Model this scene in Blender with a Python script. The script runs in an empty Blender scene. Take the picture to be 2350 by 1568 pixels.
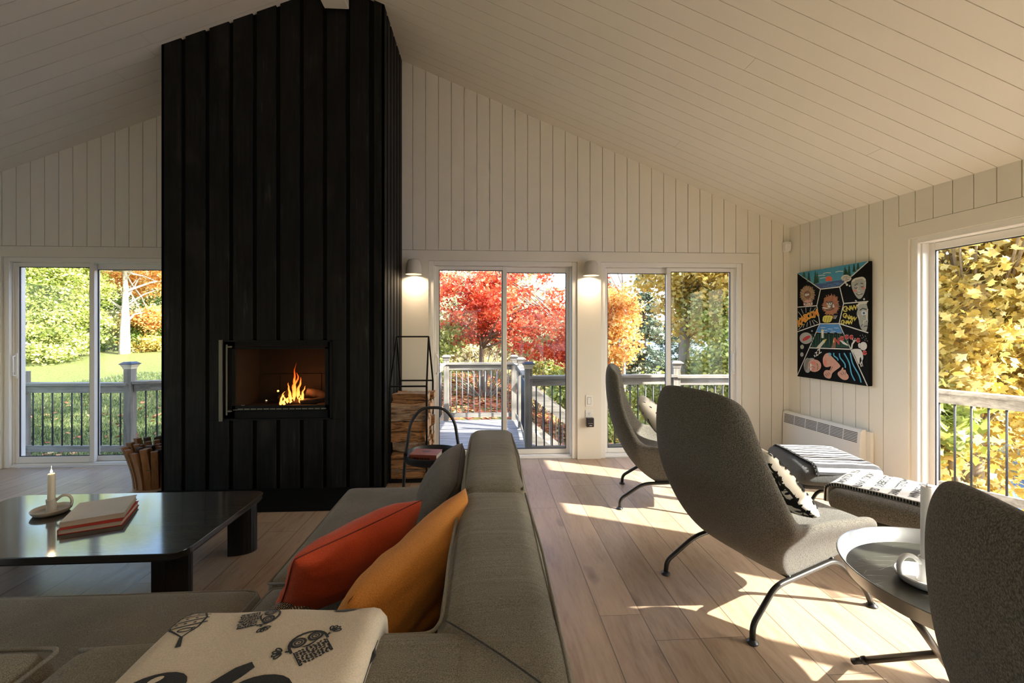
import bpy, bmesh, math, random
import numpy as np
from mathutils import Vector, Matrix, noise
C = bpy.context.scene.collection
PI = math.pi
R = math.radians
rng = random.Random(7)

# ------------------------------------------------------------------ helpers
def link(o, parent=None):
    C.objects.link(o)
    if parent is not None:
        o.parent = parent
    return o

def tag(o, label=None, cat=None, group=None, kind=None):
    if label: o['label'] = label
    if cat: o['category'] = cat
    if group: o['group'] = group
    if kind: o['kind'] = kind
    return o

def thing(name, loc=(0, 0, 0), rz=0.0, label=None, cat=None, group=None, kind=None, parent=None):
    o = bpy.data.objects.new(name, None)
    o.empty_display_size = .1
    o.location = loc
    o.rotation_euler = (0, 0, rz)
    link(o, parent)
    return tag(o, label, cat, group, kind)

class MB:
    """collects geometry and links it as one mesh object"""
    def __init__(s):
        s.v = []; s.f = []; s.m = []; s.uv = {}
    def add(s, verts, faces, mi=0, M=None):
        b = len(s.v)
        if M is not None:
            verts = [tuple(M @ Vector(p)) for p in verts]
        s.v += [tuple(p) for p in verts]
        s.f += [tuple(i + b for i in f) for f in faces]
        s.m += [mi] * len(faces)
        return s
    def box(s, x0, x1, y0, y1, z0, z1, mi=0, M=None):
        if x0 > x1: x0, x1 = x1, x0
        if y0 > y1: y0, y1 = y1, y0
        if z0 > z1: z0, z1 = z1, z0
        v = [(x0,y0,z0),(x1,y0,z0),(x1,y1,z0),(x0,y1,z0),(x0,y0,z1),(x1,y0,z1),(x1,y1,z1),(x0,y1,z1)]
        f = [(0,3,2,1),(4,5,6,7),(0,1,5,4),(1,2,6,5),(2,3,7,6),(3,0,4,7)]
        return s.add(v, f, mi, M)
    def bar(s, p0, p1, w, h, mi=0, up=(0, 0, 1)):
        p0 = Vector(p0); p1 = Vector(p1); d = (p1 - p0); L = d.length; d.normalize()
        u = Vector(up)
        if abs(d.dot(u)) > .99: u = Vector((1, 0, 0))
        sx = d.cross(u).normalized(); sz = sx.cross(d).normalized()
        M = Matrix((( sx.x, d.x, sz.x, p0.x), (sx.y, d.y, sz.y, p0.y), (sx.z, d.z, sz.z, p0.z), (0,0,0,1)))
        return s.box(-w/2, w/2, 0, L, -h/2, h/2, mi, M)
    def prism(s, poly, a0, a1, axis='z', mi=0, M=None):
        n = len(poly)
        def P(p, a):
            if axis == 'z': return (p[0], p[1], a)
            if axis == 'y': return (p[0], a, p[1])
            return (a, p[0], p[1])
        v = [P(p, a0) for p in poly] + [P(p, a1) for p in poly]
        f = [tuple(range(n))[::-1], tuple(range(n, 2*n))] + [(i, (i+1) % n, n+(i+1) % n, n+i) for i in range(n)]
        return s.add(v, f, mi, M)
    def tube(s, path, r, n=10, mi=0, cap=True, closed=False):
        path = [Vector(p) for p in path]
        m = len(path)
        rr = r if isinstance(r, (list, tuple)) else [r] * m
        up = None; b = len(s.v)
        for i, p in enumerate(path):
            if closed: d = path[(i+1) % m] - path[i-1]
            else: d = path[min(i+1, m-1)] - path[max(i-1, 0)]
            if d.length < 1e-9: d = Vector((0, 0, 1))
            d.normalize()
            if up is None:
                up = Vector((0, 0, 1)) if abs(d.z) < .9 else Vector((1, 0, 0))
            x = d.cross(up)
            if x.length < 1e-6: x = d.cross(Vector((.3, .9, .1)))
            x.normalize(); y = x.cross(d).normalized(); up = y
            for k in range(n):
                a = 2*PI*k/n
                s.v.append(tuple(p + x*math.cos(a)*rr[i] + y*math.sin(a)*rr[i]))
        rng_i = m if closed else m-1
        for i in range(rng_i):
            j = (i+1) % m
            for k in range(n):
                k2 = (k+1) % n
                s.f.append((b+i*n+k, b+i*n+k2, b+j*n+k2, b+j*n+k)); s.m.append(mi)
        if cap and not closed:
            s.f.append(tuple(b+k for k in range(n))); s.m.append(mi)
            s.f.append(tuple(b+(m-1)*n+k for k in range(n))[::-1]); s.m.append(mi)
        return s
    def lathe(s, prof, n=32, c=(0, 0, 0), mi=0, sx=1.0, sy=1.0, cap=True):
        b = len(s.v); m = len(prof)
        for (r, z) in prof:
            for k in range(n):
                a = 2*PI*k/n
                s.v.append((c[0]+r*math.cos(a)*sx, c[1]+r*math.sin(a)*sy, c[2]+z))
        for i in range(m-1):
            for k in range(n):
                k2 = (k+1) % n
                s.f.append((b+i*n+k, b+i*n+k2, b+(i+1)*n+k2, b+(i+1)*n+k)); s.m.append(mi)
        if cap and prof[0][0] > 1e-5: s.f.append(tuple(b+k for k in range(n))[::-1]); s.m.append(mi)
        if cap and prof[-1][0] > 1e-5: s.f.append(tuple(b+(m-1)*n+k for k in range(n))); s.m.append(mi)
        return s
    def grid(s, P, mi=0, closed_u=False):
        """P: list of rows of points"""
        b = len(s.v); nr = len(P); nc = len(P[0])
        for row in P: s.v += [tuple(p) for p in row]
        for i in range(nr-1):
            for j in range(nc if closed_u else nc-1):
                j2 = (j+1) % nc
                s.f.append((b+i*nc+j, b+i*nc+j2, b+(i+1)*nc+j2, b+(i+1)*nc+j)); s.m.append(mi)
        return s
    def build(s, name, mats, parent=None, smooth=False, bevel=0, seg=2, subsurf=0, merge=False, angle=None):
        me = bpy.data.meshes.new(name)
        me.from_pydata(s.v, [], s.f)
        if not isinstance(mats, (list, tuple)): mats = [mats]
        for m in mats: me.materials.append(m)
        me.polygons.foreach_set('material_index', s.m)
        bm = bmesh.new(); bm.from_mesh(me)
        if merge: bmesh.ops.remove_doubles(bm, verts=bm.verts, dist=1e-5)
        bmesh.ops.recalc_face_normals(bm, faces=bm.faces)
        bm.to_mesh(me); bm.free()
        if smooth or angle is not None:
            me.polygons.foreach_set('use_smooth', [True]*len(me.polygons))
        me.update()
        o = bpy.data.objects.new(name, me)
        link(o, parent)
        if bevel:
            b = o.modifiers.new('bevel', 'BEVEL'); b.width = bevel; b.segments = seg; b.limit_method = 'ANGLE'; b.angle_limit = R(35)
            b.harden_normals = False
        if subsurf:
            b = o.modifiers.new('sub', 'SUBSURF'); b.levels = subsurf; b.render_levels = subsurf
        if angle is not None:
            try: me.set_sharp_from_angle(angle=angle)
            except Exception: pass
        return o

def fast_mesh(name, verts, k, mats, attr=None, parent=None, smooth=False):
    """verts (n*k,3) numpy; every k verts make one face"""
    n = len(verts)//k
    me = bpy.data.meshes.new(name)
    me.vertices.add(n*k); me.vertices.foreach_set('co', np.ascontiguousarray(verts, dtype=np.float32).ravel())
    me.loops.add(n*k); me.loops.foreach_set('vertex_index', np.arange(n*k, dtype=np.int32))
    me.polygons.add(n); me.polygons.foreach_set('loop_start', np.arange(0, n*k, k, dtype=np.int32))
    me.update(calc_edges=True)
    if attr is not None:
        a = me.attributes.new('rnd', 'FLOAT', 'FACE'); a.data.foreach_set('value', attr.astype(np.float32))
    if not isinstance(mats, (list, tuple)): mats = [mats]
    for m in mats: me.materials.append(m)
    o = bpy.data.objects.new(name, me); link(o, parent)
    return o

def copy_tree(o, parent=None):
    c = o.copy(); C.objects.link(c)
    if parent is not None: c.parent = parent
    for ch in [x for x in bpy.data.objects if x.parent == o]:
        copy_tree(ch, c)
    return c

def rcushion(mb, x0, x1, y0, y1, z0, z1, r, n=14, puff=0.0, wob=0.0, mi=0, pz=None, seed=0.0, side=0.0, M=None):
    """rounded, slightly stuffed box made of six grids"""
    h = Vector(((x1-x0)/2, (y1-y0)/2, (z1-z0)/2)); c = Vector(((x0+x1)/2, (y0+y1)/2, (z0+z1)/2))
    r = min(r, h.x*.98, h.y*.98, h.z*.98)
    def warp(t): return math.sin(t*PI/2)*.35 + t*.65
    def pt(a):
        u = Vector((warp(a[0])*h.x, warp(a[1])*h.y, warp(a[2])*h.z))
        q = Vector([max(-(h[i]-r), min(h[i]-r, u[i])) for i in range(3)])
        d = u - q
        if d.length > 1e-9: u = q + d.normalized()*r
        fx = 1-(u.x/h.x)**2; fy = 1-(u.y/h.y)**2; fz = 1-(u.z/h.z)**2
        if u.z > 0: u.z += puff*max(0, fx)*max(0, fy)*(u.z/h.z)
        if side:
            u.x += side*(u.x/h.x)*max(0, fy)*max(0, fz)
        if wob:
            p = (u + c)*4.0 + Vector((seed, seed*1.7, 0))
            nz = noise.noise(p) + .5*noise.noise(p*2.3)
            u += Vector((0, 0, 1))*wob*nz + Vector((1, 0, 0))*wob*.5*noise.noise(p*1.3+Vector((5, 5, 5)))
        return u + c
    for ax in range(3):
        for sg in (-1, 1):
            rows = []
            for i in range(n+1):
                row = []
                for j in range(n+1):
                    a = [0, 0, 0]; a[ax] = sg; a[(ax+1) % 3] = -1+2*i/n; a[(ax+2) % 3] = -1+2*j/n
                    p = pt(a)
                    if M is not None: p = M @ p
                    row.append(p)
                rows.append(row)
            mb.grid(rows, mi)
    return mb

# ------------------------------------------------------------------ materials
class NT:
    def __init__(s, name):
        s.mat = bpy.data.materials.new(name); s.mat.use_nodes = True
        s.t = s.mat.node_tree; s.t.nodes.clear()
        s.out = s.n('ShaderNodeOutputMaterial')
    def n(s, typ, **kw):
        nd = s.t.nodes.new(typ)
        for k, v in kw.items(): setattr(nd, k, v)
        return nd
    def l(s, a, b): s.t.links.new(a, b)
    def set(s, nd, **kw):
        for k, v in kw.items():
            k = k.replace('_', ' ')
            i = nd.inputs[k]
            if isinstance(v, bpy.types.NodeSocket): s.l(v, i)
            else: i.default_value = v
        return nd
    def bsdf(s, **kw):
        b = s.n('ShaderNodeBsdfPrincipled'); s.set(b, **kw); s.l(b.outputs[0], s.out.inputs[0]); return b
    def coord(s, kind='Object'): return s.n('ShaderNodeTexCoord').outputs[kind]
    def mapping(s, vec, scale=(1, 1, 1), loc=(0, 0, 0), rot=(0, 0, 0)):
        m = s.n('ShaderNodeMapping'); s.l(vec, m.inputs[0])
        m.inputs['Scale'].default_value = scale; m.inputs['Location'].default_value = loc; m.inputs['Rotation'].default_value = rot
        return m.outputs[0]
    def noise(s, vec, scale=5, detail=4, rough=.55, dist=0):
        t = s.n('ShaderNodeTexNoise'); s.l(vec, t.inputs['Vector'])
        t.inputs['Scale'].default_value = scale; t.inputs['Detail'].default_value = detail
        t.inputs['Roughness'].default_value = rough; t.inputs['Distortion'].default_value = dist
        return t.outputs['Fac']
    def ramp(s, fac, stops, interp='LINEAR'):
        r = s.n('ShaderNodeValToRGB'); s.l(fac, r.inputs[0]); r.color_ramp.interpolation = interp
        e = r.color_ramp.elements
        while len(e) < len(stops): e.new(.5)
        for i, (p, c) in enumerate(stops):
            e[i].position = p
            e[i].color = (c, c, c, 1) if isinstance(c, (int, float)) else (c[0], c[1], c[2], 1)
        return r.outputs[0]
    def math(s, op, a, b=None, c=None):
        m = s.n('ShaderNodeMath', operation=op)
        for i, v in enumerate((a, b, c)):
            if v is None: continue
            if isinstance(v, bpy.types.NodeSocket): s.l(v, m.inputs[i])
            else: m.inputs[i].default_value = v
        return m.outputs[0]
    def mix(s, fac, a, b, mode='MIX'):
        m = s.n('ShaderNodeMix', data_type='RGBA', blend_type=mode)
        for i, v in ((0, fac), (6, a), (7, b)):
            if isinstance(v, bpy.types.NodeSocket): s.l(v, m.inputs[i])
            elif isinstance(v, (int, float)): m.inputs[i].default_value = v if i == 0 else (v, v, v, 1)
            else: m.inputs[i].default_value = (v[0], v[1], v[2], 1)
        return m.outputs[2]
    def bump(s, h, strength=.3, dist=.01):
        b = s.n('ShaderNodeBump'); s.l(h, b.inputs['Height'])
        b.inputs['Strength'].default_value = strength; b.inputs['Distance'].default_value = dist
        return b.outputs[0]

def col(c): return (c[0], c[1], c[2], 1)

def m_simple(name, c, rough=.6, metal=0, var=.08, scale=8, bump=0, bscale=60, spec=.5, coat=0):
    t = NT(name); co = t.coord()
    f = t.noise(co, scale, 4)
    cc = t.mix(f, [x*(1-var) for x in c], [min(1, x*(1+var)) for x in c])
    b = t.bsdf(Base_Color=cc, Roughness=rough, Metallic=metal)
    b.inputs['Specular IOR Level'].default_value = spec
    b.inputs['Coat Weight'].default_value = coat
    if bump: t.set(b, Normal=t.bump(t.noise(co, bscale, 5), bump, .002))
    return t.mat

def m_wood(name, c1, c2, axis='y', scale=6, rough=.5, bump=.15, coat=0, spec=.5, knots=False, stretch=.08):
    t = NT(name); co = t.coord()
    s = {'x': (stretch, 1, 1), 'y': (1, stretch, 1), 'z': (1, 1, stretch)}[axis]
    mp = t.mapping(co, scale=s)
    g = t.noise(mp, scale*4, 6, .6, .6)
    g2 = t.noise(mp, scale*22, 3, .6)
    f = t.math('ADD', t.math('MULTIPLY', g, .7), t.math('MULTIPLY', g2, .3))
    cc = t.ramp(f, [(.3, c1), (.7, c2)])
    b = t.bsdf(Base_Color=cc, Roughness=rough)
    b.inputs['Coat Weight'].default_value = coat
    b.inputs['Specular IOR Level'].default_value = spec
    t.set(b, Normal=t.bump(f, bump, .004))
    return t.mat

def m_fabric(name, c, var=.25, weave=260, bump=.5, rough=.95, mottled=3.0, dist=.002, heather=None, wrinkle=None):
    t = NT(name); co = t.coord()
    w = t.n('ShaderNodeTexNoise'); t.l(co, w.inputs['Vector']); w.inputs['Scale'].default_value = weave; w.inputs['Detail'].default_value = 3
    big = t.noise(co, mottled, 3)
    f = t.math('ADD', t.math('MULTIPLY', w.outputs['Fac'], .75), t.math('MULTIPLY', big, .25))
    lo = [x*(1-var) for x in c]; hi = [min(1, x*(1+var)) for x in c]
    cc = t.ramp(f, [(.35, lo), (.65, heather or hi)])
    b = t.bsdf(Base_Color=cc, Roughness=rough)
    b.inputs['Sheen Weight'].default_value = .15
    b.inputs['Specular IOR Level'].default_value = .15
    nb = t.bump(w.outputs['Fac'], bump, dist)
    if wrinkle:
        wn = t.noise(t.mapping(co, scale=wrinkle[0]), 1.0, 3, .5, .8)
        b2 = t.n('ShaderNodeBump'); t.l(wn, b2.inputs['Height']); b2.inputs['Strength'].default_value = wrinkle[1]; b2.inputs['Distance'].default_value = .02; t.l(nb, b2.inputs['Normal']); nb = b2.outputs[0]
    t.set(b, Normal=nb)
    return t.mat

def m_boucle(name, lo, hi, scale=150):
    t = NT(name); co = t.coord()
    v = t.n('ShaderNodeTexVoronoi'); t.l(co, v.inputs['Vector']); v.inputs['Scale'].default_value = scale
    nn = t.noise(co, scale*1.3, 3, .7)
    f = t.math('ADD', t.math('MULTIPLY', nn, .8), t.math('MULTIPLY', t.math('SUBTRACT', .8, v.outputs['Distance']), .25))
    cc = t.ramp(f, [(.36, lo), (.68, hi)])
    b = t.bsdf(Base_Color=cc, Roughness=1.0)
    b.inputs['Sheen Weight'].default_value = .2
    b.inputs['Specular IOR Level'].default_value = .1
    t.set(b, Normal=t.bump(f, .9, .006))
    return t.mat

def m_leaf(name, stops, trans=.5, rough=.6):
    """leaf colours chosen by each leaf's own random value"""
    t = NT(name)
    a = t.n('ShaderNodeAttribute', attribute_name='rnd')
    cc = t.ramp(a.outputs['Fac'], stops)
    d = t.n('ShaderNodeBsdfDiffuse'); t.l(cc, d.inputs[0])
    tr = t.n('ShaderNodeBsdfTranslucent'); t.l(cc, tr.inputs[0])
    g = t.n('ShaderNodeBsdfGlossy'); g.inputs['Roughness'].default_value = rough
    g.inputs[0].default_value = (1, 1, 1, 1)
    m = t.n('ShaderNodeMixShader'); m.inputs[0].default_value = trans
    t.l(d.outputs[0], m.inputs[1]); t.l(tr.outputs[0], m.inputs[2])
    m2 = t.n('ShaderNodeMixShader'); m2.inputs[0].default_value = .04
    t.l(m.outputs[0], m2.inputs[1]); t.l(g.outputs[0], m2.inputs[2])
    t.l(m2.outputs[0], t.out.inputs[0])
    return t.mat

def m_glass(name, tint=(.97, .985, .975), rough=0.0, k=.8):
    """window pane: clear sheet with its Fresnel reflection"""
    t = NT(name)
    tr = t.n('ShaderNodeBsdfTransparent'); tr.inputs[0].default_value = col(tint)
    g = t.n('ShaderNodeBsdfGlossy'); g.inputs['Roughness'].default_value = rough
    fr = t.n('ShaderNodeFresnel'); fr.inputs['IOR'].default_value = 1.45
    m = t.n('ShaderNodeMixShader'); t.l(t.math('MULTIPLY', fr.outputs[0], k), m.inputs[0])
    t.l(tr.outputs[0], m.inputs[1]); t.l(g.outputs[0], m.inputs[2]); t.l(m.outputs[0], t.out.inputs[0])
    return t.mat

def m_emit(name, c, s):
    t = NT(name); e = t.n('ShaderNodeEmission'); e.inputs[0].default_value = col(c); e.inputs[1].default_value = s
    t.l(e.outputs[0], t.out.inputs[0]); return t.mat
WALL = (.80, .765, .675)
M = {}
M['paint'] = m_simple('wall_paint', WALL, .55, var=.02, scale=2, bump=.04, bscale=120, spec=.3)
M['paint_ceiling'] = m_simple('ceiling_paint', (.81, .775, .69), .5, var=.03, scale=1.5, bump=.05, bscale=90, spec=.35)
M['trim'] = m_simple('trim_paint', (.82, .79, .71), .4, var=.015, scale=3, spec=.4)
M['vinyl'] = m_simple('white_vinyl', (.84, .82, .77), .3, var=.01, scale=3)
M['rubber'] = m_simple('dark_gasket', (.03, .032, .04), .6)
M['glass'] = m_glass('window_glass')
M['black_metal'] = m_simple('black_powder_coat', (.012, .012, .014), .42, var=.1)
M['gun_metal'] = m_simple('dark_bronze_tube', (.035, .032, .028), .3, metal=.6, var=.1)
M['black_plastic'] = m_simple('black_plastic', (.02, .02, .022), .35)
M['white_plastic'] = m_simple('white_plastic', (.82, .81, .77), .4, var=.01)
M['slot'] = m_simple('dark_slot', (.03, .028, .025), .7)

def m_floor():
    t = NT('oak_planks'); co = t.coord()
    sp = t.n('ShaderNodeSeparateXYZ'); t.l(co, sp.inputs[0])
    x = t.math('DIVIDE', t.math('ADD', sp.outputs[0], .07), .20)
    ix = t.math('FLOOR', x); fx = t.math('FRACT', x)
    wn = t.n('ShaderNodeTexWhiteNoise', noise_dimensions='1D'); t.l(ix, wn.inputs['W'])
    y = t.math('DIVIDE', t.math('ADD', sp.outputs[1], t.math('MULTIPLY', wn.outputs['Value'], 7.0)), 1.9)
    iy = t.math('FLOOR', y); fy = t.math('FRACT', y)
    idv = t.n('ShaderNodeCombineXYZ'); t.l(ix, idv.inputs[0]); t.l(iy, idv.inputs[1])
    w2 = t.n('ShaderNodeTexWhiteNoise', noise_dimensions='3D'); t.l(idv.outputs[0], w2.inputs['Vector'])
    off = t.n('ShaderNodeVectorMath', operation='MULTIPLY_ADD'); t.l(w2.outputs['Color'], off.inputs[0]); off.inputs[1].default_value = (9, 9, 9)
    t.l(co, off.inputs[2])
    mp = t.mapping(off.outputs[0], scale=(1, .13, 1))
    g1 = t.noise(mp, 9, 6, .6, 1.2); g2 = t.noise(mp, 70, 4, .6)
    f = t.math('ADD', t.math('MULTIPLY', g1, .6), t.math('MULTIPLY', g2, .4))
    grain = t.ramp(f, [(.28, (.30, .20, .122)), (.5, (.46, .335, .225)), (.75, (.57, .435, .31))])
    tone = t.mix(w2.outputs['Value'], (.86, .83, .80), (1.1, 1.08, 1.06))
    cc = t.mix(1.0, grain, tone, 'MULTIPLY')
    # knots
    vm = t.mapping(off.outputs[0], scale=(3.2, 1.25, 1))
    v = t.n('ShaderNodeTexVoronoi'); t.l(vm, v.inputs['Vector']); v.inputs['Scale'].default_value = 1.0
    wob = t.math('ADD', v.outputs['Distance'], t.math('MULTIPLY', t.noise(co, 18, 3), .10))
    k = t.ramp(wob, [(.10, 1.0), (.19, 0.0)])
    cc = t.mix(t.math('MULTIPLY', k, .62), cc, (.12, .075, .05))
    # joints
    e = .009
    gx = t.math('LESS_THAN', fx, e*1.3); gx2 = t.math('GREATER_THAN', fx, 1-e*1.3)
    gy = t.math('LESS_THAN', fy, .0016)
    gap = t.math('MAXIMUM', t.math('MAXIMUM', gx, gx2), gy)
    cc = t.mix(t.math('MULTIPLY', gap, .75), cc, (.07, .045, .03))
    b = t.bsdf(Base_Color=cc, Roughness=t.ramp(f, [(.3, .36), (.8, .5)]))
    b.inputs['Specular IOR Level'].default_value = .45
    h = t.math('SUBTRACT', t.math('MULTIPLY', f, .25), gap)
    t.set(b, Normal=t.bump(h, .35, .0015))
    return t.mat
M['floor'] = m_floor()

def m_blackboard():
    t = NT('black_stained_boards'); co = t.coord()
    mp = t.mapping(co, scale=(1, 1, .06))
    g = t.noise(mp, 38, 6, .65, .5)
    patch = t.noise(t.mapping(co, scale=(1, 1, .35)), 5, 5, .65)
    f = t.math('MULTIPLY', g, patch)
    cc = t.ramp(f, [(.18, (.006, .0058, .0055)), (.34, (.014, .0135, .0125)), (.50, (.055, .052, .046))])
    w = t.n('ShaderNodeTexWave', wave_type='BANDS', bands_direction='Z'); t.l(co, w.inputs['Vector']); w.inputs['Scale'].default_value = 55
    w.inputs['Distortion'].default_value = 2
    sc = t.ramp(t.noise(t.mapping(co, scale=(1, 1, .5), loc=(3, 1, 7)), 3.2, 3), [(.60, 0), (.72, 1)])
    cc = t.mix(t.math('MULTIPLY', t.math('MULTIPLY', w.outputs['Fac'], sc), .35), cc, (.075, .068, .058))
    b = t.bsdf(Base_Color=cc, Roughness=.62); b.inputs['Specular IOR Level'].default_value = .16
    t.set(b, Normal=t.bump(g, .5, .003))
    return t.mat
M['black_board'] = m_blackboard()
M['black_groove'] = m_simple('black_batten', (.003, .0027, .0025), .75, spec=.15)
M['steel_black'] = m_simple('black_steel', (.005, .005, .005), .6, spec=.2)
M['steel_edge'] = m_simple('pale_steel_edge', (.17, .165, .13), .45, metal=.3)  # paler steel for the edge strip, handle and vents
M['firebrick'] = m_simple('sooty_firebrick', (.022, .015, .011), .9, var=.5, scale=6)
M['stove_glass'] = m_glass('smoked_glass', (.80, .75, .70), k=.22)

SOFA = (.185, .170, .128)
M['sofa'] = m_fabric('sofa_weave', SOFA, .50, 520, .6, heather=(.32, .295, .225))
M['sofa_back'] = m_fabric('sofa_back_weave', SOFA, .50, 520, .6, heather=(.32, .295, .225), wrinkle=((2.2, 26, 3), .35))
M['sofa_back_near'] = m_fabric('sofa_near_back_weave', SOFA, .50, 520, .6, heather=(.32, .295, .225), wrinkle=((14, 2.2, 3), .3))
M['sofa_cushion'] = m_fabric('cushion_weave', (.145, .135, .115), .35, 320, .5)
M['piping'] = m_fabric('sofa_piping', (.24, .225, .185), .3, 500, .4)
M['seam'] = m_fabric('sofa_seam', (.06, .055, .045), .3, 300, .3)
M['rust'] = m_fabric('rust_linen', (.58, .085, .032), .22, 380, .35, mottled=6)
M['orange'] = m_fabric('ochre_linen', (.62, .25, .05), .20, 380, .35, mottled=6)
M['boucle'] = m_boucle('grey_boucle', (.055, .049, .038), (.255, .235, .19), 240)
M['boucle2'] = m_boucle('slate_wool', (.06, .063, .062), (.20, .205, .20), 300)
M['wool_white'] = m_fabric('cream_wool', (.66, .57, .44), .12, 420, .45, mottled=9)
M['wool_ivory'] = m_fabric('ivory_wool', (.80, .77, .70), .06, 500, .3)
M['wool_black'] = m_fabric('black_wool', (.018, .017, .016), .3, 420, .4)
M['cotton'] = m_fabric('ivory_cotton', (.74, .69, .58), .05, 500, .15)
M['ink'] = m_simple('black_print', (.015, .014, .012), .8, spec=.1)
M['white_print'] = m_simple('white_print', (.72, .68, .58), .8, spec=.1)
M['red_print'] = m_simple('red_print', (.6, .03, .04), .7)

def m_stripes():
    t = NT('striped_wool'); co = t.coord('UV')
    sp = t.n('ShaderNodeSeparateXYZ'); t.l(co, sp.inputs[0])
    f = t.math('FRACT', t.math('MULTIPLY', sp.outputs[1], 17.5))
    k = t.math('LESS_THAN', f, .56)
    nn = t.noise(t.coord(), 300, 3)
    cc = t.mix(k, t.mix(nn, (.62, .60, .56), (.86, .84, .80)), t.mix(nn, (.01, .01, .012), (.09, .09, .095)))
    b = t.bsdf(Base_Color=cc, Roughness=.95); t.set(b, Normal=t.bump(nn, .4, .002)); return t.mat
M['stripes'] = m_stripes()

def m_herring():
    t = NT('black_white_tweed'); co = t.coord()
    b1 = t.n('ShaderNodeTexBrick'); t.l(t.mapping(co, scale=(1, 1, 1), rot=(.6, .5, .78)), b1.inputs['Vector'])
    b1.inputs['Scale'].default_value = 60; b1.inputs['Color1'].default_value = (.012, .012, .012, 1); b1.inputs['Color2'].default_value = (.02, .02, .02, 1)
    b1.inputs['Mortar'].default_value = (.62, .57, .48, 1); b1.inputs['Mortar Size'].default_value = .03
    b = t.bsdf(Base_Color=b1.outputs[0], Roughness=.95); return t.mat
M['tweed'] = m_herring()

M['oak_black'] = m_wood('black_oak', (.006, .0055, .005), (.026, .024, .021), 'x', 7, rough=.55, bump=.22, spec=.3, coat=1.0, stretch=.06)
b_ = [n for n in M['oak_black'].node_tree.nodes if n.type == 'BSDF_PRINCIPLED'][0]; b_.inputs['Coat Roughness'].default_value = .10; b_.inputs['Coat IOR'].default_value = 1.65; b_.inputs['Coat Tint'].default_value = (1, .97, .88, 1)
M['oak_edge'] = m_simple('black_lacquer', (.006, .006, .0065), .4)
M['ceramic'] = m_simple('beige_stoneware', (.55, .50, .41), .6, var=.05)
M['ceramic_white'] = m_simple('white_stoneware', (.84, .83, .80), .45, var=.02)
M['wax'] = m_simple('candle_wax', (.66, .58, .43), .45, var=.03)
M['wax_white'] = m_simple('white_wax', (.87, .84, .78), .45, var=.02)
M['wick'] = m_simple('wick', (.02, .015, .01), .9)
M['page'] = m_wood('page_edges', (.44, .38, .28), (.62, .55, .43), 'x', 30, rough=.8, bump=.3, stretch=.02)
M['book_cream'] = m_simple('cream_cover', (.50, .44, .33), .6, var=.18, scale=9)
M['book_red'] = m_simple('red_cloth', (.50, .035, .02), .6)
M['book_rust'] = m_simple('rust_cover', (.26, .055, .03), .5, var=.3, scale=14)
M['tray_metal'] = m_simple('galvanised_rim', (.24, .245, .24), .30, metal=.85, var=.15, scale=14, bump=.1, bscale=30)
def m_traytop():
    t = NT('hammered_tray'); co = t.coord()
    mp = t.mapping(co, scale=(1, 5, 1), rot=(0, 0, .5))
    v = t.n('ShaderNodeTexVoronoi', feature='DISTANCE_TO_EDGE'); t.l(mp, v.inputs['Vector']); v.inputs['Scale'].default_value = 7
    sc = t.ramp(v.outputs['Distance'], [(.0, 1), (.02, 0)])
    nn = t.noise(co, 6, 5)
    sc = t.math('MULTIPLY', sc, t.ramp(t.noise(co, 9, 2), [(.45, 0), (.55, 1)]))
    cc = t.mix(nn, (.028, .028, .022), (.07, .07, .055))
    cc = t.mix(t.math('MULTIPLY', sc, .5), cc, (.16, .16, .14))
    b = t.bsdf(Base_Color=cc, Roughness=.3, Metallic=.0); t.set(b, Normal=t.bump(t.math('ADD', nn, sc), .25, .002)); return t.mat
M['tray_top'] = m_traytop()

# birch logs and kindling
def m_log(name, c1, c2, bark=False):
    t = NT(name); co = t.coord()
    mp = t.mapping(co, scale=(.10, 1, 1))
    g = t.noise(mp, 26, 6, .65, .8)
    oi = t.n('ShaderNodeObjectInfo')
    cc = t.ramp(g, [(.30, c1), (.62, c2)])
    red = t.ramp(t.noise(co, 5, 4), [(.55, 0), (.75, 1)])
    cc = t.mix(t.math('MULTIPLY', red, .65), cc, (.16, .05, .02))
    crack = t.ramp(t.noise(t.mapping(co, scale=(.16, 1, 1), loc=(5, 2, 9)), 42, 4, .7, 1.0), [(.36, 1), (.46, 0)])
    cc = t.mix(t.math('MULTIPLY', crack, .75), cc, (.03, .018, .012))
    cc = t.mix(oi.outputs['Random'], cc, t.mix(.5, cc, (.30, .16, .07)))
    b = t.bsdf(Base_Color=cc, Roughness=.85); t.set(b, Normal=t.bump(t.math('SUBTRACT', g, crack), 1.0, .008)); return t.mat
M['log'] = m_log('split_birch', (.15, .06, .022), (.50, .25, .095))
M['bark'] = m_log('birch_bark', (.07, .045, .03), (.46, .36, .26))
M['log_end'] = m_simple('log_end_grain', (.58, .36, .18), .85, var=.25, scale=60)
M['kindling'] = m_wood('kindling_wood', (.17, .075, .03), (.36, .18, .07), 'z', 8, rough=.8, bump=.4)
M['kindling_dark'] = m_wood('kindling_bark', (.05, .035, .025), (.12, .085, .06), 'z', 8, rough=.9, bump=.5)
M['twine'] = m_simple('green_twine', (.03, .12, .05), .8)
M['char'] = m_simple('charred_log', (.05, .028, .02), .9, var=.6, scale=20, bump=.6)
M['ember'] = m_emit('ember', (1, .35, .05), 6)

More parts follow.
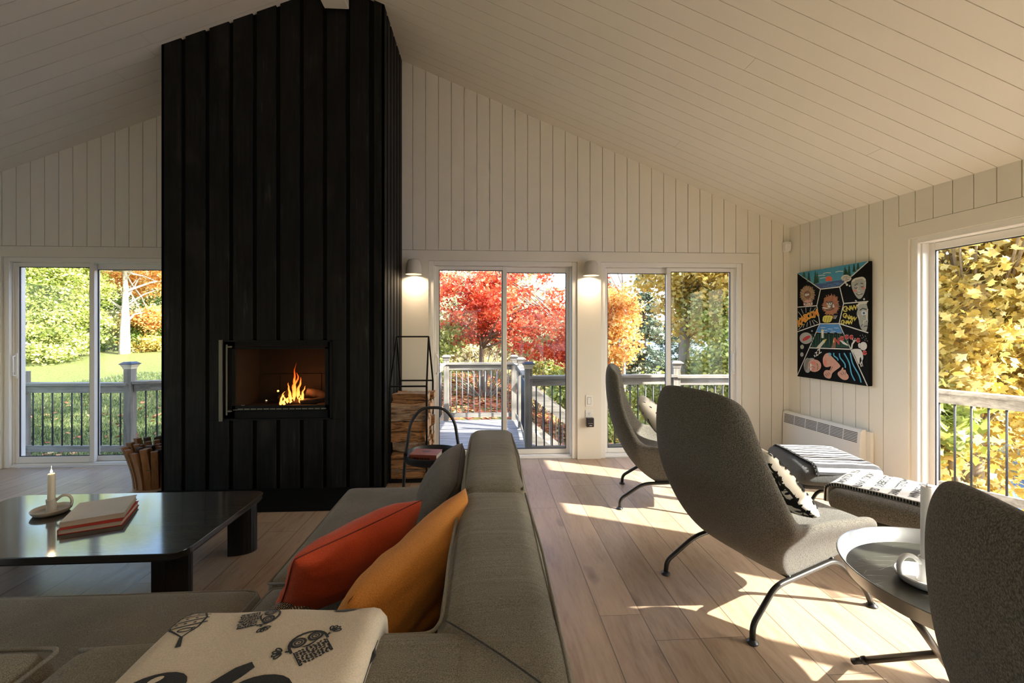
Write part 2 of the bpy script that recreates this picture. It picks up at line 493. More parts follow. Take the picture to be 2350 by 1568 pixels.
def m_flame():
    t = NT('flame'); co = t.coord()
    sp = t.n('ShaderNodeSeparateXYZ'); t.l(co, sp.inputs[0])
    lw = t.n('ShaderNodeLayerWeight'); lw.inputs[0].default_value = .45
    nn = t.noise(t.mapping(co, scale=(1, 1, .25)), 45, 3, .6, .6)
    h = t.math('MULTIPLY', sp.outputs[2], 4.2)
    f = t.math('ADD', t.math('MULTIPLY', lw.outputs['Facing'], .55), t.math('ADD', t.math('MULTIPLY', h, .45), t.math('MULTIPLY', nn, .35)))
    cc = t.ramp(f, [(.20, (1, .62, .20)), (.42, (1, .32, .045)), (.70, (.85, .10, .008)), (.95, (.35, .02, .002))])
    e = t.n('ShaderNodeEmission'); t.l(cc, e.inputs[0]); e.inputs[1].default_value = 1.5
    tr = t.n('ShaderNodeBsdfTransparent')
    m = t.n('ShaderNodeMixShader'); t.l(t.ramp(f, [(.42, 0), (.92, .95)]), m.inputs[0])
    t.l(e.outputs[0], m.inputs[1]); t.l(tr.outputs[0], m.inputs[2]); t.l(m.outputs[0], t.out.inputs[0])
    return t.mat
M['flame'] = m_flame()
M['candle_flame'] = m_emit('candle_flame', (1, .72, .38), 7)
M['lamp_glow'] = m_emit('lamp_diffuser', (1, .86, .66), 9)
M['lamp_shade'] = m_simple('lamp_shade_paint', (.62, .585, .52), .5, var=.02)
M['lamp_rim'] = m_simple('lamp_inner_gloss', (.85, .80, .70), .25)

# outdoors
M['deck'] = None
def m_deck(name, c1, c2, axis):
    t = NT(name); co = t.coord()
    s = (.05, 1, 1) if axis == 'x' else ((1, .05, 1) if axis == 'y' else (1, 1, .05))
    g = t.noise(t.mapping(co, scale=s), 34, 6, .65, .5)
    p = t.noise(co, 3, 4)
    cc = t.ramp(t.math('ADD', t.math('MULTIPLY', g, .75), t.math('MULTIPLY', p, .25)), [(.3, c1), (.68, c2)])
    b = t.bsdf(Base_Color=cc, Roughness=.75); b.inputs['Specular IOR Level'].default_value = .3
    t.set(b, Normal=t.bump(g, .5, .004)); return t.mat
M['deck'] = m_deck('weathered_deck', (.17, .165, .17), (.42, .41, .42), 'x')
M['rail_x'] = m_deck('weathered_rail', (.11, .10, .09), (.36, .335, .295), 'x')
M['rail_y'] = m_deck('weathered_rail_side', (.10, .09, .08), (.34, .31, .27), 'y')
M['post'] = m_deck('weathered_post', (.11, .10, .09), (.34, .315, .275), 'z')
M['spindle'] = m_simple('black_aluminium', (.025, .027, .035), .35, metal=.3)
M['cap_metal'] = m_simple('solar_cap', (.05, .055, .08), .3, metal=.3)
M['cap_lens'] = m_simple('frosted_lens', (.70, .62, .46), .3)
M['siding'] = m_simple('house_siding', (.25, .235, .21), .8)
M['shingle'] = m_simple('roof_shingles', (.08, .075, .07), .9, var=.3, scale=30)
def m_ground():
    t = NT('grass_and_leaves'); co = t.coord()
    a = t.noise(co, 30, 5, .7); b_ = t.noise(co, 1.1, 4)
    g = t.ramp(a, [(.3, (.06, .085, .02)), (.5, (.17, .20, .06)), (.75, (.34, .35, .16))])  # pale tones put the sunlit lawn into the grass colour
    v = t.n('ShaderNodeTexVoronoi'); t.l(co, v.inputs['Vector']); v.inputs['Scale'].default_value = 14
    lv = t.ramp(v.outputs['Color'], [(.1, (.22, .05, .03)), (.5, (.42, .12, .06)), (.9, (.55, .30, .10))])
    sp = t.n('ShaderNodeSeparateXYZ'); t.l(co, sp.inputs[0])
    side = t.ramp(t.math('ADD', sp.outputs[0], t.math('MULTIPLY', b_, 4)), [(0.0, 0.0), (.5, 1)])
    zone = t.n('ShaderNodeMapRange'); t.l(sp.outputs[0], zone.inputs[0]); zone.inputs[1].default_value = -3.5; zone.inputs[2].default_value = -.5
    litter = t.math('MULTIPLY', t.ramp(t.noise(co, 2.2, 5, .7), [(.46, 0), (.56, 1)]), zone.outputs[0])
    cc = t.mix(t.math('MULTIPLY', litter, .9), g, lv)
    b = t.bsdf(Base_Color=cc, Roughness=.9); b.inputs['Specular IOR Level'].default_value = .1
    t.set(b, Normal=t.bump(a, .8, .05)); return t.mat
M['ground'] = m_ground()
def m_lake():
    t = NT('lake_water'); co = t.coord()
    nn = t.noise(t.mapping(co, scale=(1, 2.2, 1)), 1.6, 6, .6)
    b = t.bsdf(Base_Color=(.10, .20, .36, 1), Roughness=.12); t.set(b, Normal=t.bump(nn, .6, .15)); return t.mat
M['lake'] = m_lake()
M['trunk_grey'] = m_deck('grey_bark', (.16, .13, .10), (.40, .35, .28), 'z')
M['trunk_white'] = m_deck('white_birch_bark', (.26, .235, .20), (.58, .56, .52), 'x')
M['trunk_brown'] = m_deck('brown_bark', (.16, .115, .07), (.34, .26, .17), 'z')
M['leaf_red'] = m_leaf('red_maple_leaves', [(0, (.20, .015, .012)), (.3, (.55, .05, .022)), (.62, (.80, .16, .055)), (.84, (.90, .36, .15)), (1, (.95, .66, .46))], .45)
M['leaf_orange'] = m_leaf('orange_leaves', [(0, (.40, .14, .03)), (.35, (.72, .36, .09)), (.7, (.86, .60, .20)), (1, (.85, .78, .40))], .5)
M['leaf_yellow'] = m_leaf('yellow_maple_leaves', [(0, (.26, .16, .03)), (.25, (.52, .35, .055)), (.62, (.68, .53, .13)), (.90, (.80, .72, .36)), (1, (.40, .46, .10))], .45)
M['leaf_lime'] = m_leaf('yellow_green_leaves', [(0, (.05, .08, .012)), (.3, (.24, .31, .05)), (.62, (.52, .57, .14)), (.88, (.80, .80, .34)), (1, (.70, .42, .12))], .4)
M['leaf_green'] = m_leaf('green_leaves', [(0, (.05, .11, .015)), (.5, (.16, .28, .04)), (.85, (.35, .45, .08)), (1, (.65, .55, .1))], .45)
M['leaf_spruce'] = m_leaf('spruce_needles', [(0, (.045, .07, .04)), (.5, (.12, .17, .11)), (1, (.27, .33, .22))], .2)
M['leaf_olive'] = m_leaf('olive_thicket', [(0, (.14, .12, .05)), (.35, (.42, .38, .19)), (.75, (.74, .69, .46)), (1, (.85, .82, .70))], .45)
M['leaf_litter'] = m_leaf('fallen_leaves', [(0, (.24, .05, .03)), (.5, (.48, .14, .07)), (.85, (.62, .30, .12)), (1, (.75, .6, .25))], .1)
M['grass'] = m_leaf('grass_blades', [(0, (.012, .030, .007)), (.5, (.040, .080, .015)), (.9, (.12, .17, .04)), (1, (.4, .36, .16))], .3)  # blades darkened, the lawn's shade is put into their colour
# ------------------------------------------------------------------ the room
D = 4.539; XR, ZR, SR, SL = -1.256, 4.253, .4025, .397
XL, YF = -5.75, -4.2
W0 = 3.236; TH = .0451
PB = .13095                       # face width of the boards
GAP = .0062
WR = Matrix.Translation((W0, D, 0)) @ Matrix.Rotation(TH, 4, 'Z')     # right wall frame: x outwards, -y towards the viewer
WS = Matrix.Translation((W0, D, 0)) @ Matrix.Rotation(TH-PI/2, 4, 'Z') # same wall: x along it, y outwards
def rake(x): return ZR-SR*(x-XR) if x > XR else ZR-SL*(XR-x)

def struct(mb, name, mats, **k):
    o = mb.build(name, mats, **k); o['kind'] = 'structure'; return o

# floor
mb = MB(); mb.box(XL-.1, W0+.55, YF-.1, D+.02, -.12, 0)
struct(mb, 'floor', M['floor'])

DOORS_B = [(-4.71, 1.54), (-.60, 1.54), (1.19, 1.53)]
DH = 2.06
# back wall
mb = MB()
segs = [(XL-.1, -4.71), (-3.17, -.60), (.94, 1.19), (2.72, W0+.08)]
for a, b in segs:
    mb.box(a, b, D+.015, D+.17, -.1, DH)
xs = [XL-.1, XR, W0+.1]
mb.prism([(XL-.1, DH), (W0+.1, DH), (W0+.1, rake(W0+.1)+.05), (XR, ZR+.05), (XL-.1, rake(XL-.1)+.05)], D+.015, D+.17, 'y')
# flat casing boards around the doors
for a, b in [(-4.93, -4.71), (-3.17, -2.95), (-.96, -.60), (.94, 1.19), (2.72, 2.776+PB-.004)]:
    mb.box(a, b, D-.001, D+.0155, 0, 2.163)
for a, b in [(-4.71, -3.17), (-.60, .94), (1.19, 2.72)]:
    mb.box(a, b, D-.001, D+.0155, DH, 2.163)
# tongue-and-groove boards above and beside
def board(mb, x0, x1, zl):
    g = GAP
    a, b = x0+g/2, x1-g/2
    pts = [(a, zl), (b, zl), (b, rake(b)+.02)]
    if a < XR < b: pts.append((XR, ZR+.02))
    pts.append((a, rake(a)+.02))
    mb.prism(pts, D, D+.0155, 'y')
x = -.760-PB*4
while x < W0:
    lo = 2.168 if x+PB < 2.78+PB*1.05 else 0.0
    if x+PB > -1.1: board(mb, x, min(x+PB, W0+.02), lo)
    x += PB
x = -4.7046
while x > XL: x -= PB
while x < -2.5:
    board(mb, max(x, XL-.05), x+PB, 2.168 if x+PB > -4.95 else 0.0); x += PB
struct(mb, 'wall_back', M['paint'])

# right wall, turned a little
DOORS_R = [(1.28, 1.54), (3.07, 1.54), (5.3, 1.8)]  # last door is out of view, added for more daylight
mb = MB()
L = 8.9
zt = 2.46
prev = 0
for s, w in DOORS_R + [(L, 0)]:
    mb.box(prev-(.15 if prev == 0 else 0), s, .015, .17, -.1, DH, M=WS)
    prev = s+w
mb.box(-.15, L, .015, .17, DH, zt+.03, M=WS)
s = 4.539-4.386
k = 0
while s < L:
    s1 = s+PB
    ind = any(ds-.10 < (s+s1)/2 < ds+dw+.10 for ds, dw in DOORS_R)
    mb.box(s+GAP/2, s1-GAP/2, 0, .0155, 2.178 if ind else 0, zt, M=WS)
    s = s1
mb.box(0, .153-GAP/2, 0, .0155, 0, zt, M=WS)
for ds, dw in DOORS_R:
    lo = 1.18 if ds < 2 else ds-.09
    mb.box(lo, ds, -.002, .0155, 0, 2.175, M=WS); mb.box(ds+dw, ds+dw+.09, -.002, .0155, 0, 2.175, M=WS)
    mb.box(ds, ds+dw, -.002, .0155, DH, 2.175, M=WS)
mb.box(2.82, 3.07, -.002, .0155, 0, 2.175, M=WS)
struct(mb, 'wall_right', M['paint'])

# left and front walls (beyond the frame), their unseen doors added to let daylight in
DOORS_L = [(-2.2, 1.8), (1.7, 1.8)]
mb = MB(); prev = YF-.1
for y0, w in DOORS_L + [(D+.02, 0)]:
    mb.box(XL-.16, XL, prev, y0, -.1, DH); prev = y0+w
mb.box(XL-.16, XL, YF-.1, D+.02, DH, rake(XL)+.05)
struct(mb, 'wall_left', M['paint'])
DOORS_F = [(-2.0, 1.8), (.9, 1.8)]
mb = MB(); prev = XL-.1
for x0, w in DOORS_F + [(W0+.5, 0)]:
    mb.box(prev, x0, YF-.16, YF, -.1, DH); prev = x0+w
mb.prism([(XL-.1, DH), (W0+.5, DH), (W0+.5, rake(W0+.5)+.03), (XR, ZR+.05), (XL-.1, rake(XL-.1)+.03)], YF-.16, YF, 'y')
struct(mb, 'wall_front', M['paint'])

# ceiling: boards running down both slopes
mb = MB()
YE = D+.02
def slab(x0, x1, y0, y1, off, th):
    z0, z1 = rake(x0), rake(x1)
    v = [(x0, y0, z0+off), (x1, y0, z1+off), (x1, y1, z1+off), (x0, y1, z0+off)]
    v += [(p[0], p[1], p[2]+th) for p in v]
    mb.add(v, [(0, 3, 2, 1), (4, 5, 6, 7), (0, 1, 5, 4), (1, 2, 6, 5), (2, 3, 7, 6), (3, 0, 4, 7)])
XE = W0+.52
slab(XR, XE, YF-.3, D+.20, .012, .12); slab(XL-.35, XR, YF-.3, D+.20, .012, .12)
y = 4.386
ys = []
while y > YF-.3: ys.append(y); y -= PB
r2 = random.Random(3)
tops = [D+.01]+ys
for i in range(len(tops)-1):
    y1, y0 = tops[i]-.0022, tops[i+1]+.0022
    for (a, b) in ((XR, XE), (XL-.1, XR)):
        if r2.random() < .55:
            m = a+(b-a)*r2.uniform(.15, .85)
            slab(a, m-.001, y0, y1, 0, .012); slab(m+.001, b, y0, y1, 0, .012)
        else: slab(a, b, y0, y1, 0, .012)
struct(mb, 'ceiling', M['paint_ceiling'])
# ridge beam stopping at the chimney
mb = MB(); mb.box(-1.349, -1.150, YF, 3.735, 4.022, 4.30)
struct(mb, 'trim_ridge_beam', M['trim'], bevel=.004)
# roof skin outside
mb = MB()
slab(XR, XE+.02, YF-.35, D+.22, .14, .05); slab(XL-.4, XR, YF-.35, D+.22, .14, .05)
struct(mb, 'roof', M['shingle'])

# sliding glass doors ------------------------------------------------------
def sliding_door(name, loc, rz, w, slide, h=DH, handle=True):
    root = thing(name, loc, rz, kind='structure')
    f = MB(); j = .052
    y0, y1 = .018, .165
    f.box(0, j, y0, y1, 0, h); f.box(w-j, w, y0, y1, 0, h); f.box(j, w-j, y0, y1, h-.045, h); f.box(j, w-j, y0+.03, y1, 0, .030)
    f.box(j, w-j, y0+.01, y0+.03, 0, .018)
    f.box(j+.0005, j+.012, y0+.031, y1-.001, .0305, h-.0455); f.box(w-j-.012, w-j-.0005, y0+.031, y1-.001, .0305, h-.0455)
    f.build('door_frame', M['vinyl'], root, bevel=.003, seg=1)
    mid = w/2
    st = .045
    for side in ('L', 'R'):
        inner = (side == slide)
        ya, yb = (.060, .096) if inner else (.108, .144)
        xa, xb = (j+.002, mid+.036) if side == 'L' else (mid-.036, w-j-.002)
        if not inner:
            xa, xb = (j+.002, mid+.020) if side == 'L' else (mid-.020, w-j-.002)
        p = MB(); zb, ztp = .032, h-.048
        bt = .062 if inner else .050
        tp = .040 if inner else .055
        p.box(xa, xa+st, ya, yb, zb, ztp); p.box(xb-st, xb, ya, yb, zb, ztp)
        p.box(xa+st, xb-st, ya+.0004, yb-.0004, zb, zb+bt); p.box(xa+st, xb-st, ya+.0004, yb-.0004, ztp-tp, ztp)
        po = p.build('sliding_panel' if inner else 'fixed_panel', M['vinyl'], root, bevel=.004, seg=2)
        g = MB(); ym = (ya+yb)/2
        g.add([(xa+st-.005, ym, zb+bt-.005), (xb-st+.005, ym, zb+bt-.005), (xb-st+.005, ym, ztp-tp+.005), (xa+st-.005, ym, ztp-tp+.005)], [(0, 1, 2, 3)])
        g.build('glass', M['glass'], po)
        q = MB(); t = .007
        q.box(xa+st, xa+st+t, ym-.010, ym-.001, zb+bt, ztp-tp); q.box(xb-st-t, xb-st, ym-.010, ym-.001, zb+bt, ztp-tp)
        q.box(xa+st, xb-st, ym-.010, ym-.001, zb+bt, zb+bt+t); q.box(xa+st, xb-st, ym-.010, ym-.001, ztp-tp-t, ztp-tp)
        q.build('gasket', M['rubber'], po)
        if inner and handle:
            hx = xa+.024 if side == 'L' else xb-.024
            hh = MB(); hh.box(hx-.016, hx+.016, ya-.010, ya, .87, 1.12)
            sg = 1 if side == 'L' else -1
            hh.tube([(hx-.002*sg, ya-.008, .895), (hx+.006*sg, ya-.040, .905), (hx+.020*sg, ya-.052, .935), (hx+.020*sg, ya-.052, 1.055), (hx+.006*sg, ya-.040, 1.085), (hx-.002*sg, ya-.008, 1.095)], .008, 10)
            hh.build('door_handle', M['vinyl'], po, bevel=.002)
    return root
sliding_door('door_1', (-4.71, D, 0), 0, 1.54, 'L')
sliding_door('door_2', (-.60, D, 0), 0, 1.54, 'L')
sliding_door('door_3', (1.19, D, 0), 0, 1.53, 'R')
for i, (s, w) in enumerate(DOORS_R):
    p = WS @ Vector((s, 0, 0)); sliding_door('door_%d' % (4+i), p, TH-PI/2, w, 'L' if i else 'R', handle=(i > 0))
for i, (y0, w) in enumerate(DOORS_L): sliding_door('door_%d' % (7+i), (XL, y0, 0), PI/2, w, 'L')
for i, (x0, w) in enumerate(DOORS_F): sliding_door('door_%d' % (10+i), (x0+w, YF, 0), PI, w, 'R')

# daylight: portals in the openings guide the sky light into the room, they give off nothing themselves
def portal(loc, rot, w, h, name):
    l = bpy.data.lights.new(name, 'AREA'); l.shape = 'RECTANGLE'; l.size = w; l.size_y = h
    l.cycles.is_portal = True
    o = bpy.data.objects.new(name, l); o.location = loc; o.rotation_euler = rot; C.objects.link(o)
for x0, w in DOORS_B: portal((x0+w/2, D+.19, DH/2), (-PI/2, 0, 0), w, DH, 'sky_portal')
for s, w in DOORS_R:
    p = WS @ Vector((s+w/2, .19, DH/2)); portal(p, (PI/2, 0, PI/2+TH), w, DH, 'sky_portal')
for y0, w in DOORS_L: portal((XL-.19, y0+w/2, DH/2), (PI/2, 0, -PI/2), w, DH, 'sky_portal')
for x0, w in DOORS_F: portal((x0+w/2, YF-.19, DH/2), (PI/2, 0, 0), w, DH, 'sky_portal')
# ------------------------------------------------------------------ fireplace and chimney breast
FX0, FX1, FY = -2.672, -.868, 3.765
OX0, OX1, OZ0, OZ1 = -2.20, -1.30, .60, 1.262
fp = thing('fireplace', ((FX0+FX1)/2, FY+.4, 0), 0, 'tall black stained board fireplace chimney with a glass fronted stove burning', 'fireplace')
FPM = Matrix.Translation((-(FX0+FX1)/2, -(FY+.4), 0))
def fmb(): return MB()
def fbuild(mb, name, mats, parent=fp, **k):
    mb.v = [tuple(FPM @ Vector(p)) for p in mb.v]
    return mb.build(name, mats, parent, **k)
def topz(x): return rake(x)+.004
mb = fmb()
c = .022
ax0, ax1, ay0, ay1 = FX0+c, FX1-c, FY+c, D
def core(x0, x1, y0, y1, z0, full=True, z1=None):
    if z1 is not None: mb.box(x0, x1, y0, y1, z0, z1); return
    pts = [(x0, z0), (x1, z0), (x1, topz(x1))]
    if x0 < XR < x1: pts.append((XR, topz(XR)))
    pts.append((x0, topz(x0)))
    mb.prism(pts, y0, y1, 'y')
core(ax0, OX0-.01, ay0, ay1, 0); core(OX1+.01, ax1, ay0, ay1, 0)
core(OX0-.01, OX1+.01, ay0, ay1, OZ1+.01); core(OX0-.01, OX1+.01, ay0, ay1, 0, z1=OZ0-.01)
core(OX0-.01, OX1+.01, FY+.6, ay1, OZ0-.01, z1=OZ1+.01)
fbuild(mb, 'chimney_core', M['black_groove'])
mb = fmb()
pitch = .190; bw = .155
x = FX0
i = 0
while x < FX1-.01:
    x1 = min(x+bw, FX1)
    if i == 9: x1 = FX1
    zs = [(0, None)]
    if x1 > OX0 and x < OX1: zs = [(0, OZ0), (OZ1, None)]
    for z0, z1 in zs:
        def bp(a, b, z0, z1):
            if b-a < .01: return
            if z1 is not None: mb.box(a, b, FY, FY+c+.001, z0, z1)
            else:
                pts = [(a, z0), (b, z0), (b, topz(b))]
                if a < XR < b: pts.append((XR, topz(XR)))
                pts.append((a, topz(a))); mb.prism(pts, FY, FY+c+.001, 'y')
        bp(x, x1, z0, z1)
    if len(zs) == 2:    # the part of the board that runs past the opening
        if x < OX0: mb.box(x, OX0, FY, FY+c+.001, OZ0, OZ1)
        if x1 > OX1: mb.box(OX1, x1, FY, FY+c+.001, OZ0, OZ1)
    x += pitch; i += 1
    if i == 9: x = max(x, FX1-.085)
# narrower boards on both side faces
y = FY
while y < D-.01:
    y1 = min(y+.10, D)
    for (xa, xb) in ((FX1-c-.001, FX1), (FX0, FX0+c+.001)):
        xm = (xa+xb)/2
        mb.box(xa, xb, y, y1, 0, min(topz(xa), topz(xb)))
    y += .135
fbuild(mb, 'cladding_boards', M['black_board'], bevel=.0025, seg=1)
mb = fmb(); mb.box(FX0-.02, FX1+.01, 3.345, FY, 0, .028)
fbuild(mb, 'hearth_slab', M['steel_black'], bevel=.002)
# stove insert
mb = fmb(); fw = .012
mb.box(OX0, OX1, FY-.012, FY+.02, OZ1-fw, OZ1); mb.box(OX0, OX1, FY-.012, FY+.02, OZ0, OZ0+fw)
mb.box(OX0, OX0+fw, FY-.012, FY+.02, OZ0, OZ1); mb.box(OX1-fw, OX1, FY-.012, FY+.02, OZ0, OZ1)
mb.box(OX0+fw, OX1-fw, FY+.02, FY+.03, OZ1-.05, OZ1-fw)
mb.box(OX0+fw, OX1-fw, FY+.02, FY+.03, OZ0+fw, OZ0+.07)
mb.box(OX0+fw, OX0+.10, FY+.02, FY+.03, OZ0+fw, OZ1-fw)
mb.box(OX1-.04, OX1-fw, FY+.02, FY+.03, OZ0+fw, OZ1-fw)
fbuild(mb, 'stove_frame', M['steel_black'])
mb = fmb(); mb.box(OX0-.004, OX0+.022, FY-.022, FY-.012, OZ0-.005, OZ1+.003)
fbuild(mb, 'edge_strip', M['steel_edge'])
dx0, dx1, dz0, dz1 = OX0+.085, OX1-.03, OZ0+.075, OZ1-.055
mb = fmb()
mb.box(dx0, dx1, FY+.004, FY+.018, dz1-.018, dz1); mb.box(dx0, dx1, FY+.004, FY+.018, dz0, dz0+.045)
mb.box(dx0, dx0+.03, FY+.004, FY+.018, dz0, dz1); mb.box(dx1-.03, dx1, FY+.004, FY+.018, dz0, dz1)
door = fbuild(mb, 'stove_door', M['steel_black'], bevel=.002)
mb = fmb(); mb.box(OX0+.052, OX0+.060, FY-.020, FY-.010, OZ0+.045, OZ1-.035)
for z in (OZ0+.07, OZ1-.06): mb.box(OX0+.052, OX0+.085, FY-.014, FY+.010, z, z+.012)
o = fbuild(mb, 'door_handle', M['steel_edge']); o.parent = door
mb = fmb(); mb.add([(dx0+.02, FY+.011, dz0+.04), (dx1-.02, FY+.011, dz0+.04), (dx1-.02, FY+.011, dz1-.01), (dx0+.02, FY+.011, dz1-.01)], [(0, 1, 2, 3)])
o = fbuild(mb, 'stove_glass', M['stove_glass']); o.parent = door
mb = fmb()
for k in range(14): mb.box(dx0+.05+k*.052, dx0+.092+k*.052, FY+.0, FY+.004, dz0+.010, dz0+.020)
mb.box(OX0+.165, OX0+.19, FY-.003, FY+.006, dz0+.045, dz0+.050)
mb.box(OX0+.10, OX0+.135, FY-.006, FY+.004, dz0+.008, dz0+.013)
o = fbuild(mb, 'air_vent', M['steel_edge']); o.parent = door
# firebox
bx0, bx1, by0, by1, bz0, bz1 = OX0+.09, OX1-.035, FY+.03, FY+.44, OZ0+.09, OZ1-.05
mb = fmb()
mb.box(bx0-.02, bx0, by0, by1, bz0, bz1); mb.box(bx1, bx1+.02, by0, by1, bz0, bz1)
mb.box(bx0-.02, bx1+.02, by1, by1+.02, bz0, bz1); mb.box(bx0-.02, bx1+.02, by0, by1+.02, bz0-.02, bz0)
mb.box(bx0-.02, bx1+.02, by0, by1+.02, bz1, bz1+.02)
for q in range(4):
    mb.box(bx0+.005+q*.19, bx0+.185+q*.19, by1-.012, by1, bz0+.03, bz0+.25)
fbuild(mb, 'firebox', M['firebrick'])
# logs and flames inside
def burnt_log(p0, p1, r, label, seed):
    rr = random.Random(seed); n = 9; mb = MB(); P = []
    for i in range(n+1):
        t = i/n; c0 = Vector(p0).lerp(Vector(p1), t); row = []
        d = (Vector(p1)-Vector(p0)).normalized(); u = d.cross(Vector((0, 0, 1))).normalized(); v = u.cross(d)
        for k in range(9):
            a = 2*PI*k/9; q = r*(.75+.35*noise.noise(Vector((math.cos(a)*1.3, math.sin(a)*1.3, t*5+seed))))
            row.append(c0+u*math.cos(a)*q+v*math.sin(a)*q)
        P.append(row)
    mb.grid(P, closed_u=True)
    mb.f.append(tuple(range(9))); mb.m.append(0); mb.f.append(tuple(range(n*9, n*9+9))[::-1]); mb.m.append(0)
    o = mb.build('burning_log', M['char'], smooth=True); return tag(o, label, 'log', 'logs in the stove')
burnt_log((-1.60, 3.86, bz0+.03), (-1.36, 3.98, bz0+.05), .035, 'charred log low on the right side of the stove fire', 1)
burnt_log((-1.78, 3.98, bz0+.03), (-1.48, 3.90, bz0+.035), .032, 'charred log lying under the stove flames', 2)
burnt_log((-1.62, 4.05, bz0+.10), (-1.42, 4.08, bz0+.05), .05, 'charred log leaning at the back of the stove', 3)
burnt_log((-1.85, 4.02, bz0+.035), (-1.80, 4.10, bz0+.10), .035, 'small charred log left of the flames', 4)
mb = MB(); rr = random.Random(4)
def flame(x, y, z, h, w, lean, tw, seed):
    P = []; n = 16
    for i in range(n+1):
        t = i/n
        r = w*(math.sin(min(1, t*3.2)*PI/2))*(1-t)**.75*(1+.25*noise.noise(Vector((seed, t*4, 0))))+.0006
        cx = x+lean*t*t+.022*noise.noise(Vector((seed, t*3.5, 3)))*t*1.6; cy = y+.012*noise.noise(Vector((seed, t*3, 9)))
        P.append([(cx+math.cos(2*PI*k/10)*r, cy+math.sin(2*PI*k/10)*r*.5, z+h*t) for k in range(10)])
    mb.grid(P, closed_u=True)
fb = bz0
flame(-1.605, 3.90, fb+.040, .250, .026, .030, 0, 1.3)
flame(-1.600, 3.905, fb+.045, .330, .016, .004, 0, 4.3)
flame(-1.570, 3.90, fb+.060, .190, .020, .028, 0, 2.7)
flame(-1.630, 3.89, fb+.035, .170, .018, -.020, 0, 8.9)
flame(-1.535, 3.90, fb+.030, .145, .017, .022, 0, 9.1)
flame(-1.552, 3.895, fb+.025, .080, .014, .004, 0, 3.1)
flame(-1.700, 3.86, fb+.004, .130, .016, .018, 0, 5.5)
flame(-1.668, 3.86, fb+.010, .095, .020, .012, 0, 6.5)
flame(-1.645, 3.865, fb+.028, .075, .018, .010, 0, 7.7)
flame(-1.622, 3.87, fb+.030, .050, .014, .012, 0, 11.7)
zmin = fb
mb.v = [(a+1.6, b-3.9, c0-zmin) for a, b, c0 in mb.v]
o = mb.build('fire', M['flame'], smooth=True); o.location = (-1.665, 3.9, zmin)
tag(o, 'small orange log fire burning behind the stove glass', 'fire')
mb = MB(); mb.lathe([(0, -.008), (.006, -.005), (.008, 0), (.006, .005), (0, .008)], 12, (0, 0, 0))
o = mb.build('spark', M['ember'], smooth=True); o.location = (-1.755, 3.80, .835); tag(o, 'tiny glowing spark left of the stove flames', 'spark')
for (p, e) in (((-1.60, 3.95, fb+.15), 1.0), ((-1.66, 3.88, fb+.07), .4)):
    l = bpy.data.lights.new('fire_light', 'POINT'); l.energy = e; l.color = (1, .36, .10); l.shadow_soft_size = .05
    o = bpy.data.objects.new('fire_light', l); o.location = p; C.objects.link(o)

# ------------------------------------------------------------------ wood rack, its logs, kindling bundle
rk = thing('firewood_rack', (-.705, 4.16, 0), 0, 'tall black steel rack holding split birch firewood beside the chimney', 'log rack')
mb = MB(); r = .0075
xa, xb, ya, yb = -.15, .17, -.235, .215
for x in (xa, xb):
    mb.bar((x, ya, 0), (x, ya, .85), .016, .016); mb.bar((x, yb, 0), (x, yb, .85), .016, .016)
    mb.bar((x, ya, .85), (x*.92, 0, 1.285), .014, .014, up=(1, 0, 0)); mb.bar((x, yb, .85), (x*.92, 0, 1.285), .014, .014, up=(1, 0, 0))
mb.bar((xa*.92, 0, 1.285), (xb*.92, 0, 1.285), .014, .014)
for y in (ya, yb):
    mb.bar((xa, y, .85), (xb, y, .85), .014, .014); mb.bar((xa, y, .012), (xb, y, .012), .02, .02)
for x in (xa, xb): mb.bar((x, ya, .012), (x, yb, .012), .02, .02)
mb.build('frame', M['steel_black'], rk)
mb = MB(); mb.box(xa, xb, ya, yb, .020, .028); mb.build('base_plate', M['steel_black'], rk)

def split_log(L, w, h, seed, bark):
    """one split log lying along x: irregular wedge section, bark on the outer side"""
    rr = random.Random(seed); n = 16
    secs = [[(-.5, -.42), (-.15, -.5), (.3, -.5), (.52, -.30), (.46, .12), (.20, .5), (-.30, .46), (-.52, .10)],
            [(-.5, -.5), (.1, -.46), (.5, -.5), (.42, .0), (.25, .42), (0, .52), (-.28, .40), (-.46, .0)],
            [(-.42, -.40), (0, -.5), (.45, -.32), (.5, .2), (.40, .5), (-.1, .46), (-.5, .5), (-.52, .02)]]
    sec = secs[rr.randrange(3)]; sec = [(a+rr.uniform(-.05, .05), b+rr.uniform(-.05, .05)) for a, b in sec]
    P = []; m = len(sec); tw = rr.uniform(-.25, .25); bow = rr.uniform(-.16, .16)
    for i in range(n+1):
        t = i/n; row = []; ca, sa = math.cos(tw*(t-.5)), math.sin(tw*(t-.5))
        for k, (a, b) in enumerate(sec):
            j = .22*noise.noise(Vector((seed*3.1+k*.9, t*2.2, k*1.3)))+.10*noise.noise(Vector((seed, t*9, k*2.1)))+.05*noise.noise(Vector((seed, t*26, k*5.1)))
            aa, bb = a*(1+j)*w, b*(1+j)*h
            row.append((-L/2+L*t+(.012*noise.noise(Vector((k*2.2, seed, 0))) if i in (0, n) else 0), aa*ca-bb*sa, aa*sa+bb*ca+bow*h*math.sin(PI*t)))
        P.append(row)
    mb = MB(); mb.grid(P, closed_u=True)
    nf = len(mb.f)
    for q in range(nf):
        k = q % m
        if bark and k in (m-1, m-2, 0): mb.m[q] = 1
        if not bark and k in (0, 1): mb.m[q] = 1
    mb.f.append(tuple(range(m))); mb.m.append(2); mb.f.append(tuple(range(n*m, n*m+m))[::-1]); mb.m.append(2)
    return mb
z = .03; rr = random.Random(12)
layers = []
hs = [.085, .075, .075, .085, .080, .095, .085, .080, .065]
